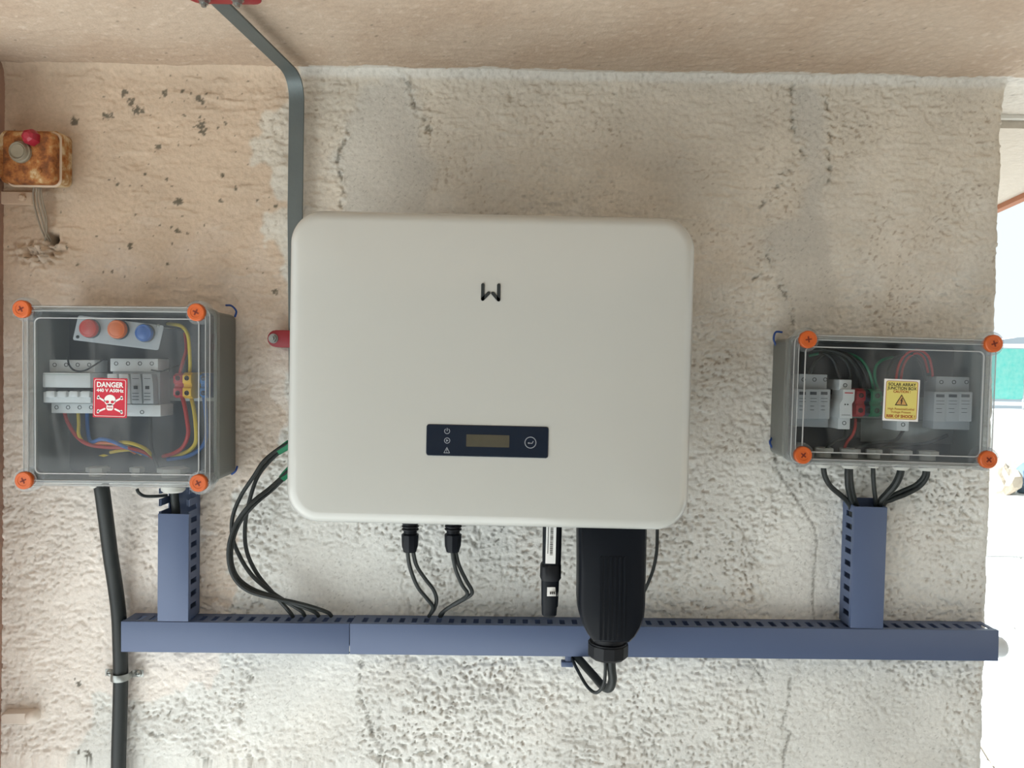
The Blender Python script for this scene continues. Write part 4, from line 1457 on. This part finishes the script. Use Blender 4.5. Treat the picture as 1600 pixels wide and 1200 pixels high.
# indicator lamps on a tilted plate
BY = 1.118
Fb, bw, bh = fit(((120, 495), (255, 506), (115, 533), (249, 546)), BY)
br_ = thing('lamp_bracket', 'tilted grey plate carrying three indicator lamps in the left junction box', 'bracket', Fb((0, BY, -bh / 2)))
mb = MB(Fb)
rp_ = rrect(bw, bh, 0.003, 3)
rp_ = [(x + 0.0022 * (z / (bh / 2)), z) for x, z in rp_]
mb.prism(rp_, BY, BY + 0.0015)
obj('plate', mb, M['device_grey'], br_, bevel=0.0004)
mb = MB(Fb).box(-bw / 2 + 0.002, bw / 2 - 0.002, BY + 0.001, WALL - 0.0075, bh / 2 - 0.004, bh / 2 - 0.0025)
obj('flange', mb, M['device_grey'], br_)
for (u, v, r, m, lab) in ((137.5, 513, 0.0132, 'lamp_red', 'red'), (182, 514.5, 0.0136, 'lamp_orange', 'orange'), (224, 520, 0.0126, 'lamp_blue', 'blue')):
    q = P(u, v, BY - 0.008)
    L_ = thing('indicator_lamp', 'round %s indicator lamp on the tilted plate in the left junction box' % lab, 'indicator lamp', (q.x, BY, q.z - r), 'indicator lamps in the left box')
    mb = MB().lathe([(0.0, r * 1.08), (-0.003, r * 1.08), (-0.0035, r * 0.98)], (q.x, BY, q.z), 'y', 26)
    obj('bezel', mb, M['plate'], L_)
    mb = MB().lathe([(-0.003, r), (-0.008, r), (-0.0095, r * 0.93), (-0.0098, r * 0.80), (-0.0094, r * 0.76), (-0.0104, r * 0.5), (-0.0108, r * 0.2), (-0.0108, r * 0.01)], (q.x, BY, q.z), 'y', 26)
    obj('lens', mb, M[m], L_)
for u, v in ((121.5, 526.5), (247, 509)):
    q = P(u, v, BY)
    mb = MB().lathe([(0.001, 0.0024), (-0.0012, 0.0022), (-0.002, 0.0012), (-0.0021, 0.0001)], (q.x, BY, q.z), 'y', 12)
    obj('rivet', mb, M['steel' if u > 200 else 'dark'], br_)


def terminal(lab, m, fr, u0, v0, u1, v1, Y=DFY + 0.004, cat='terminal block'):
    q = P((u0 + u1) / 2, v1, Y)
    t_ = thing('terminal_block', lab, cat, (q.x, Y + 0.02, q.z))
    x0, x1, z0, z1 = loc_rect(fr, u0, v0, u1, v1, Y)
    c_ = 0.25 * (z1 - z0)
    zm = (z0 + z1) / 2
    mb = MB(fr)
    prof = [(Y, z1 - 0.004), (Y, zm + 0.004), (Y + 0.004, zm + 0.002), (Y + 0.004, zm - 0.002), (Y, zm - 0.004), (Y, z0 + 0.004), (Y + 0.008, z0), (RAILY, z0), (RAILY, z1), (Y + 0.008, z1)]
    mb.rings([[(x0, y, z) for y, z in prof], [(x1, y, z) for y, z in prof]])
    obj('housing', mb, m, t_, bevel=0.0006)
    for zc in (zm + 0.011, zm - 0.011):
        mb = MB(fr).lathe([(0.001, 0.0036), (-0.0003, 0.0036), (-0.0003, 0.0026), (0.0, 0.0026), (0.0, 0.0001)], ((x0 + x1) / 2, Y, zc), 'y', 14)
        obj('terminal_screw', mb, M['dark'], t_)
    return t_


terminal('dark red terminal block beside the yellow one in the left junction box', M['term_red'], FL, 270.5, 583, 284.5, 622)
terminal('yellow terminal block in the left junction box', M['term_yellow'], FL, 285, 582, 298.5, 623)
terminal('blue terminal block by the right rim of the left junction box', M['term_blue'], FL, 312, 583, 323, 622, DFY + 0.010)


def iwire(lab, pts, r, m):
    wire('internal_wire', lab, pts, r, M[m], 'wire', 'wires inside the junction boxes', n=8)


W1 = 1.140
iwire('yellow wire dropping from the upper right corner to the yellow terminal block', [(262, 506, 1.16), (282, 509, 1.14), (293, 522, 1.135), (296, 545, 1.135), (297, 570, 1.140), (296, 590, 1.150)], 0.0026, 'w_yellow')
iwire('dark red wire entering the red terminal block from above', [(289, 520, 1.170), (291, 545, 1.162), (286, 565, 1.155), (280, 588, 1.155)], 0.0026, 'w_red')
iwire('red wire curving down from the red terminal block', [(284, 618, 1.15), (288, 632, 1.137), (292, 655, 1.132), (294, 678, 1.132), (286, 698, 1.14), (272, 708, 1.15), (255, 713, 1.165)], 0.0030, 'w_red')
iwire('bright yellow wire curving down from the yellow terminal block', [(298, 618, 1.15), (303, 640, 1.137), (306, 668, 1.133), (306, 690, 1.137), (298, 702, 1.145), (285, 709, 1.155), (268, 716, 1.17)], 0.0030, 'w_yellow')
iwire('light blue wire curving along the lower right of the left junction box', [(318, 618, 1.16), (322, 650, 1.155), (322, 684, 1.150), (312, 702, 1.150), (292, 713, 1.152), (262, 718, 1.165)], 0.0030, 'w_blue')
iwire('red wire leading from the isolator across the bottom of the left box', [(100, 642, 1.16), (106, 660, 1.155), (120, 682, 1.145), (140, 695, 1.140), (172, 699, 1.140), (200, 700, 1.142), (226, 707, 1.150), (240, 716, 1.165)], 0.0028, 'w_red')
iwire('ochre wire dropping beside the red one from the isolator', [(122, 642, 1.16), (123, 662, 1.150), (123, 678, 1.145), (130, 690, 1.143), (146, 696, 1.145), (168, 695, 1.146), (196, 697, 1.150), (222, 710, 1.158)], 0.0025, 'w_yellow')
iwire('orange wire lying under the blue one at the bottom of the left box', [(142, 695, 1.15), (158, 692, 1.138), (178, 693, 1.138), (196, 699, 1.145), (212, 708, 1.155)], 0.0025, 'w_orange')
iwire('blue wire arching over the red one at the bottom of the left box', [(136, 642, 1.165), (137, 670, 1.160), (142, 690, 1.146), (158, 686, 1.136), (176, 690, 1.136), (194, 698, 1.140), (214, 705, 1.148), (232, 712, 1.16)], 0.0028, 'w_blue')
iwire('short yellow wire over the blue one near the bottom middle of the left box', [(188, 691, 1.146), (202, 692, 1.135), (216, 696, 1.135), (228, 702, 1.142), (238, 712, 1.16)], 0.0027, 'w_yellow')
iwire('lower yellow wire with cut end at the bottom of the left box', [(172, 707, 1.142), (188, 704, 1.142), (208, 703, 1.146), (222, 709, 1.155)], 0.0025, 'w_yellow')
iwire('thin black wire looping over the isolator terminals', [(106, 558, 1.15), (108, 570, 1.132), (117, 579, 1.126), (132, 579, 1.126), (147, 571, 1.13), (162, 561, 1.15)], 0.0013, 'cable')
iwire('black wire dropping below the surge arrester', [(234, 645, 1.16), (235, 665, 1.15), (235, 685, 1.15), (238, 705, 1.155), (246, 730, 1.16)], 0.0030, 'cable')
iwire('thin black wire leading right from the surge arrester terminals', [(236, 578, 1.136), (250, 580, 1.14), (262, 577, 1.15), (280, 570, 1.17)], 0.0011, 'cable')
# yellow cable tag
q = P(162, 712, 1.14)
mb = MB().rings([[(q.x + x, q.y + y, q.z + z) for x, z in ((-0.008, 0), (0, 0.0022), (0.007, 0.0005), (0, -0.0018))] for y in (0, 0.001)])
tag(obj('wire_tag', mb, M['w_yellow'], smooth=False), 'small yellow wire tag at the bottom of the left junction box', 'tag')

# ------------------------------------------------------------------ devices inside the right box
rail(FR_, 1222, 1490, 632, 'steel mounting rail behind the devices in the right junction box')
rail(FR_, 1345, 1490, 672, 'lower steel rail at the right of the solar junction box')


def surge(lab, u0, u1, vt, n_, y=DFY):
    q = P((u0 + u1) / 2, 680, y)
    t_ = thing('surge_arrester', lab, 'surge arrester', (q.x, y + 0.03, q.z))
    mb = block(FR_, u0 + 3, vt, u1 - 5, vt + 26, y + 0.014, RAILY)
    obj('upper_terminals', mb, M['device_grey'], t_, bevel=0.001)
    mb = block(FR_, u0, vt + 24, u1 - 3, vt + 84, y + 0.018, RAILY)
    obj('socket', mb, M['device_grey'], t_, bevel=0.001)
    w_ = (u1 - u0) / n_
    for i in range(n_):
        u = u0 + w_ * i
        mb = block(FR_, u, vt + 24, u + w_ - 0.8, vt + 71, y, y + 0.03)
        mo = obj('module', mb, M['device_grey'], t_, bevel=0.001)
        mb = block(FR_, u + 3, vt + 28, u + w_ - 4, vt + 33, y - 0.0003, y + 0.001)
        obj('green_stripe', mb, M['plate'], mo)
        for v in (38, 43, 50, 56):
            mb = block(FR_, u + 3, vt + v, u + w_ - 4 - (v > 45) * 4, vt + v + 1, y - 0.0003, y + 0.001)
            obj('print_line', mb, M['plate'], mo)
        tscrew(t_, u + w_ * 0.5 + 1, vt + 9, y + 0.014)
    return t_


surge('grey surge arrester at the left end of the solar junction box', 1246, 1297, 584, 3)
surge('grey surge arrester at the right end of the solar junction box', 1460, 1519, 588, 3, DFY + 0.004)


def fuse(lab, du, dv, y):
    q = P(1320 + du, 671 + dv, y)
    t_ = thing('fuse_holder', lab, 'fuse holder', (q.x, y + 0.03, q.z))
    mb = block(FR_, 1311.5 + du, 593 + dv, 1330.5 + du, 610 + dv, y + 0.012, RAILY)
    obj('upper_terminal', mb, M['device'], t_, bevel=0.001)
    x0, x1, z0, z1 = loc_rect(FR_, 1313 + du, 608 + dv, 1334 + du, 654 + dv, y)
    hh = z1 - z0
    mb = MB(FR_).prism([(x0 + 0.004, z1), (x1 + 0.0005, z1), (x1, z1 - hh * 0.38), (x1 - 0.003, z1 - hh * 0.5), (x1 - 0.002, z0), (x0, z0), (x0, z1 - hh * 0.5), (x0 + 0.004, z1 - hh * 0.36)], y, y + 0.04)
    b_ = obj('drawer', mb, M['device'], t_, bevel=0.0008)
    for u in (1320.5, 1324.5):
        q2 = P(u + du, 632 + dv, y)
        mb = MB().lathe([(0.0, 0.0011), (-0.0004, 0.0011), (-0.0004, 0.0001)], (q2.x, y, q2.z), 'y', 10)
        obj('test_hole', mb, M['dark'], b_)
    mb = block(FR_, 1320 + du, 613 + dv, 1333 + du, 615 + dv, y - 0.0003, y + 0.001)
    obj('red_print', mb, M['st_red'], b_)
    mb = block(FR_, 1315 + du, 648 + dv, 1329 + du, 649 + dv, y - 0.0003, y + 0.001)
    obj('print_line', mb, M['dark'], b_)
    mb = block(FR_, 1309.5 + du, 653 + dv, 1328 + du, 671 + dv, y + 0.012, RAILY)
    obj('lower_terminal', mb, M['device'], t_, bevel=0.001)
    tscrew(t_, 1320.5 + du, 602 + dv, y + 0.012)
    tscrew(t_, 1319 + du, 661 + dv, y + 0.012)
    return t_


fuse('bright white fuse holder left of the red terminals in the solar junction box', 0, 0, 1.118)
fuse('white fuse holder mostly hidden behind the yellow caution sticker', 92, 2.5, 1.121)
terminal('red terminal block in the solar junction box beside the white fuse holder', M['term_red'], FR_, 1339, 607, 1351.5, 652)
terminal('dark blue-grey terminal block between the red and green ones', mat('terminal_slate', (48, 58, 78), 0.5), FR_, 1352.5, 609, 1363, 651, DFY + 0.010)
terminal('green terminal block left of the yellow caution sticker', M['term_green'], FR_, 1364, 608, 1377.5, 652)

iwire('black wire arching to the left surge arrester in the solar box', [(1263, 590, 1.155), (1268, 578, 1.14), (1276, 564, 1.135), (1292, 553, 1.135), (1312, 556, 1.135), (1326, 572, 1.136), (1330, 596, 1.145)], 0.0026, 'cable')
iwire('black wire dropping to the top of the bright white fuse holder', [(1280, 552, 1.14), (1294, 554, 1.132), (1304, 566, 1.13), (1309, 580, 1.13), (1316, 596, 1.145)], 0.0024, 'cable')
iwire('long black wire arching to the red terminal block of the solar box', [(1270, 548, 1.15), (1292, 547, 1.138), (1318, 554, 1.132), (1334, 570, 1.132), (1342, 590, 1.136), (1345, 612, 1.15)], 0.0027, 'cable')
iwire('outer black wire arching to the slate terminal block', [(1276, 545, 1.16), (1304, 548, 1.145), (1330, 557, 1.138), (1346, 574, 1.138), (1354, 594, 1.142), (1357, 615, 1.155)], 0.0026, 'cable')
iwire('green wire arching down to the green terminal block from the left', [(1264, 556, 1.17), (1290, 551, 1.160), (1325, 553, 1.150), (1345, 562, 1.145), (1358, 582, 1.142), (1366, 612, 1.15)], 0.0022, 'w_green')
iwire('green wire arching from the green terminal block to the right', [(1373, 612, 1.15), (1367, 590, 1.145), (1369, 572, 1.145), (1380, 562, 1.15), (1395, 558, 1.165)], 0.0022, 'w_green')
iwire('black wire arching behind the yellow caution sticker', [(1384, 600, 1.15), (1388, 578, 1.142), (1398, 560, 1.14), (1414, 553, 1.14), (1430, 556, 1.146), (1442, 575, 1.15), (1446, 596, 1.16)], 0.0024, 'cable')
iwire('outer dark red wire arching right of the yellow caution sticker', [(1399, 600, 1.15), (1404, 572, 1.142), (1416, 553, 1.138), (1434, 547, 1.138), (1450, 556, 1.142), (1456, 576, 1.148), (1458, 596, 1.16)], 0.0018, 'w_red')
iwire('inner dark red wire arching under the outer one in the solar box', [(1406, 602, 1.155), (1411, 574, 1.148), (1420, 558, 1.144), (1433, 552, 1.144), (1444, 560, 1.148), (1450, 582, 1.155)], 0.0018, 'w_red')
iwire('dark red wire leaving the bright white fuse holder downwards', [(1337, 655, 1.15), (1336, 668, 1.14), (1332, 680, 1.14), (1324, 690, 1.15), (1318, 704, 1.16)], 0.0022, 'w_red')
iwire('black wire lying along the bottom left of the solar box', [(1290, 716, 1.15), (1292, 700, 1.145), (1304, 690, 1.145), (1320, 684, 1.15), (1321, 668, 1.16)], 0.0026, 'cable')
iwire('black wire lying along the bottom middle of the solar box', [(1330, 716, 1.15), (1338, 702, 1.145), (1366, 692, 1.145), (1398, 688, 1.148), (1412, 672, 1.16)], 0.0026, 'cable')
iwire('black wire lying along the bottom right of the solar box', [(1368, 718, 1.15), (1380, 700, 1.145), (1410, 696, 1.145), (1450, 692, 1.15), (1480, 680, 1.16)], 0.0026, 'cable')

# cables from the five glands into the right vertical trunking
for lab, pts, r in (('leftmost black cable below the solar junction box', [(1286, 725, 1.15), (1289, 744, 1.15), (1298, 760, 1.155), (1314, 774, 1.164), (1325, 785, 1.172), (1331, 800, 1.178), (1334, 850, 1.18)], 0.0040),
                    ('left cable of the close pair from the second gland', [(1324, 726, 1.15), (1324, 745, 1.15), (1325, 762, 1.156), (1329, 778, 1.166), (1334, 794, 1.174), (1338, 850, 1.18)], 0.0040),
                    ('right cable of the close pair from the second gland', [(1329, 727, 1.152), (1329, 745, 1.152), (1331, 762, 1.158), (1335, 780, 1.168), (1340, 796, 1.175), (1344, 850, 1.18)], 0.0038),
                    ('single thin black cable from the third gland', [(1364, 727, 1.15), (1364.5, 745, 1.15), (1366, 765, 1.158), (1368, 782, 1.166), (1368, 800, 1.174), (1366, 850, 1.18)], 0.0032),
                    ('thick black cable slanting left from the fourth gland', [(1408, 730, 1.15), (1406, 742, 1.15), (1398, 758, 1.155), (1386, 772, 1.162), (1376, 784, 1.168), (1372, 800, 1.175), (1370, 850, 1.18)], 0.0054),
                    ('upper black cable slanting left from the rightmost gland', [(1446, 730, 1.15), (1443, 745, 1.152), (1430, 758, 1.158), (1408, 768, 1.164), (1388, 778, 1.168), (1378, 790, 1.172), (1374, 850, 1.18)], 0.0034),
                    ('lower black cable slanting left from the rightmost gland', [(1450, 731, 1.15), (1448, 746, 1.15), (1436, 761, 1.155), (1414, 773, 1.160), (1394, 781, 1.165), (1380, 792, 1.170), (1376, 850, 1.177)], 0.0034)):
    wire('array_cable', lab, pts, r, M['cable'], group='cables below the solar junction box')

# ------------------------------------------------------------------ galvanised strip and red insulators
ZS = CEIL - 0.022
YS = WALL - 0.024
pA = P(463.5, 620, YS)
pB = P(463.5, 330, YS)
pC = P(462, 150, YS)
qD = PZ(437, 84, ZS)
qE = PZ(366, 14, ZS)
dirc = (qE - qD).normalized()
qF = qE + dirc * 0.5
corner = Vector((P(463, 200, YS).x, YS, ZS))
bs, be = Vector((corner.x, YS, ZS - 0.04)), corner + dirc * 0.04
path = [pA, Vector((corner.x, YS, pB.z)), Vector((corner.x, YS, pB.z + (bs.z - pB.z) * 0.6))]
path += [bs * (1 - t) ** 2 + corner * 2 * t * (1 - t) + be * t * t for t in [q / 12 for q in range(13)]]
path += [corner + dirc * k_ for k_ in (0.08, 0.14, 0.22, 0.32, 0.5)]
rs = []
for i, p in enumerate(path):
    T = (path[min(i + 1, len(path) - 1)] - path[max(i - 1, 0)]).normalized()
    Wd = Vector((1, 0, 0))
    Wd = (Wd - T * Wd.dot(T)).normalized()
    Nn = T.cross(Wd).normalized()
    hw, ht = 0.0115, 0.0016
    rs.append([p + Wd * hw + Nn * ht, p - Wd * hw + Nn * ht, p - Wd * hw - Nn * ht, p + Wd * hw - Nn * ht])
mb = MB().rings(rs)
tag(obj('earthing_strip', mb, M['galv'], bevel=0.0006, seg=1), 'flat galvanised earthing strip bent from the ceiling down the wall behind the inverter', 'strip')


def insulator(label, c, ax, out, L, wd, bolts):
    """two red bars clamping the strip; ax along the bars, out away from the surface, third axis is the strip's"""
    ax, out = Vector(ax).normalized(), Vector(out).normalized()
    th = ax.cross(out)
    root = thing('strip_insulator', label, 'insulator', c, 'red strip insulators')
    for nm, o0, o1, le in (('lower_bar', -0.022, -0.003, L), ('upper_bar', 0.003, 0.010, L)):
        mb = MB()
        pts = []
        for i in range(9):
            q = -math.pi / 2 + math.pi * i / 8
            pts.append((le / 2 - wd / 2 + wd / 2 * math.cos(q), wd / 2 * math.sin(q)))
        for i in range(9):
            q = math.pi / 2 + math.pi * i / 8
            pts.append((-le / 2 + wd / 2 + wd / 2 * math.cos(q), wd / 2 * math.sin(q)))
        mb.rings([[Vector(c) + ax * a + th * b + out * h for a, b in pts] for h in (o0, o1)])
        obj(nm, mb, M['red_ins'], root, bevel=0.001)
    for s_ in bolts:
        o = Vector(c) + ax * s_
        for nm, h0, h1, r, nseg in (('washer', 0.010, 0.0112, 0.0074, 20), ('nut', 0.0112, 0.0155, 0.0058, 6), ('bolt_end', 0.0155, 0.019, 0.0030, 12)):
            mb = MB()
            mb.rings([[o + (ax * math.cos(2 * math.pi * i / nseg) + th * math.sin(2 * math.pi * i / nseg)) * r + out * h for i in range(nseg)] for h in (h0, h1)])
            obj(nm, mb, M['steel'], root)
    return root


c = P(463.5, 530, YS)
insulator('red strip insulator with hex nut peeking out left of the inverter', (c.x, YS, c.z), (1, 0, 0), (0, -1, 0), 0.084, 0.026, (-0.0325, 0.0325))
c = PZ(347, -1, ZS - 0.010)
insulator('red bolted strip insulator on the ceiling at the top of the picture', (c.x + 0.003, c.y, ZS), (1, 0, 0), (0, 0, -1), 0.086, 0.026, (-0.0245, 0.0150))

# ------------------------------------------------------------------ rusty push button station
BYF = 1.150
Fp, pw, ph = fit(((2, 203), (82, 204), (2, 284), (83, 286)), BYF)
pb_ = thing('push_button_station', 'rusty square push button box with red and grey buttons at upper left', 'push button', Fp((0, WALL, -ph / 2)))
Fq, qw, qh = fit(((9, 208), (104, 209), (9, 289), (104, 290)), 1.185)
mb = MB(Fq).rloft([(qw, qh, 0.009, WALL - 0.0005), (qw, qh, 0.010, BYF + 0.022), (qw - 0.004, qh - 0.004, 0.010, BYF + 0.018)])
obj('back_box', mb, M['rust_pale'], pb_)
mb = MB(Fp).rloft([(pw, ph, 0.010, BYF + 0.018), (pw + 0.001, ph + 0.001, 0.011, BYF + 0.012), (pw, ph, 0.011, BYF + 0.004), (pw - 0.004, ph - 0.004, 0.010, BYF + 0.001), (pw - 0.009, ph - 0.009, 0.009, BYF)])
cv = obj('cover', mb, M['rust'], pb_)
mb = MB(Fp).rloft([(pw + 0.003, ph + 0.003, 0.011, BYF + 0.0165), (pw + 0.006, ph + 0.006, 0.012, BYF + 0.018), (pw + 0.003, ph + 0.003, 0.011, BYF + 0.0195)], cap=(True, True))
obj('gasket_lip', mb, M['painted'], pb_)
q = P(33, 238, BYF)
mb = MB().lathe([(0.002, 0.0165), (-0.004, 0.0160), (-0.005, 0.0140), (-0.009, 0.0132), (-0.010, 0.0122), (-0.0085, 0.0115), (-0.0078, 0.0105), (-0.009, 0.0095), (-0.0085, 0.0001)], (q.x, BYF, q.z), 'y', 26)
obj('push_button', mb, M['button_grey'], pb_, label='worn grey push button')
q = P(51, 216, BYF)
mb = MB().lathe([(0.002, 0.0125), (-0.005, 0.0125), (-0.009, 0.0115), (-0.013, 0.009), (-0.0155, 0.005), (-0.016, 0.0001)], (q.x, BYF, q.z), 'y', 7, 0.4)
obj('red_lens', mb, M['button_red'], pb_, label='red faceted indicator lens', ang=20)
q = P(61.5, 267, BYF)
mb = MB().lathe([(0.001, 0.0040), (-0.0015, 0.0036), (-0.002, 0.002), (-0.001, 0.0001)], (q.x, BYF, q.z), 'y', 12)
obj('cover_screw', mb, M['rust'], cv)
for i, (lab, pts) in enumerate((('leftmost grey wire hanging from the rusty push button box', [(56, 282, 1.175), (52, 300, 1.178), (53, 318, 1.18), (60, 345, 1.184), (68, 366, 1.192), (76, 377, 1.207)]),
                                ('second grey wire from the left under the rusty push button box', [(59, 282, 1.175), (57, 300, 1.176), (59, 320, 1.178), (66, 345, 1.182), (71, 366, 1.190), (78, 378, 1.205)]),
                                ('third grey wire from the left under the rusty push button box', [(62, 282, 1.178), (61, 300, 1.178), (64, 320, 1.180), (70, 342, 1.184), (73, 362, 1.190), (80, 376, 1.205)]),
                                ('rightmost grey wire hanging from the rusty push button box', [(64, 282, 1.18), (64, 298, 1.18), (67, 316, 1.182), (72, 336, 1.185), (73, 358, 1.188), (70, 376, 1.196), (69, 379, 1.203)]))):
    wire('button_wire', lab, pts, 0.0013, M['w_grey'], 'wire', 'wires under the push button box')

# overpainted metal tabs on the left
FT, tw, th_ = fit(((-14, 298), (50, 300), (-14, 318), (50, 320)), 1.193)
tb_ = thing('painted_tab', 'overpainted flat metal tab with bolt below the rusty push button box', 'tab', FT((0, WALL, -th_ / 2)), 'overpainted metal tabs')
mb = MB(FT).rloft([(tw, th_, 0.002, WALL + 0.003), (tw, th_, 0.002, 1.194), (tw - 0.002, th_ - 0.002, 0.002, 1.193)])
obj('strap', mb, M['painted'], tb_)
q = P(36, 309.5, 1.193)
mb = MB().lathe([(0.001, 0.0055), (-0.004, 0.0052), (-0.006, 0.0035), (-0.0064, 0.0001)], (q.x, 1.193, q.z), 'y', 10)
obj('bolt', mb, M['painted'], tb_)
FT, tw, th_ = fit(((0, 1116), (55, 1111), (0, 1134), (55, 1131)), 1.185)
tb_ = thing('painted_tab', 'overpainted metal clip with rounded bolt head near the bottom left corner', 'tab', FT((0, WALL, -th_ / 2)), 'overpainted metal tabs')
mb = MB(FT).rloft([(tw, th_, 0.006, WALL + 0.003), (tw, th_, 0.006, 1.188), (tw - 0.004, th_ - 0.004, 0.006, 1.185)])
obj('strap', mb, M['painted_pale'], tb_)
q = P(50, 1120, 1.186)
mb = MB().lathe([(0.001, 0.0105), (-0.003, 0.0100), (-0.006, 0.0075), (-0.0075, 0.004), (-0.0078, 0.0001)], (q.x, 1.186, q.z), 'y', 14)
obj('bolt', mb, M['painted_pale'], tb_)
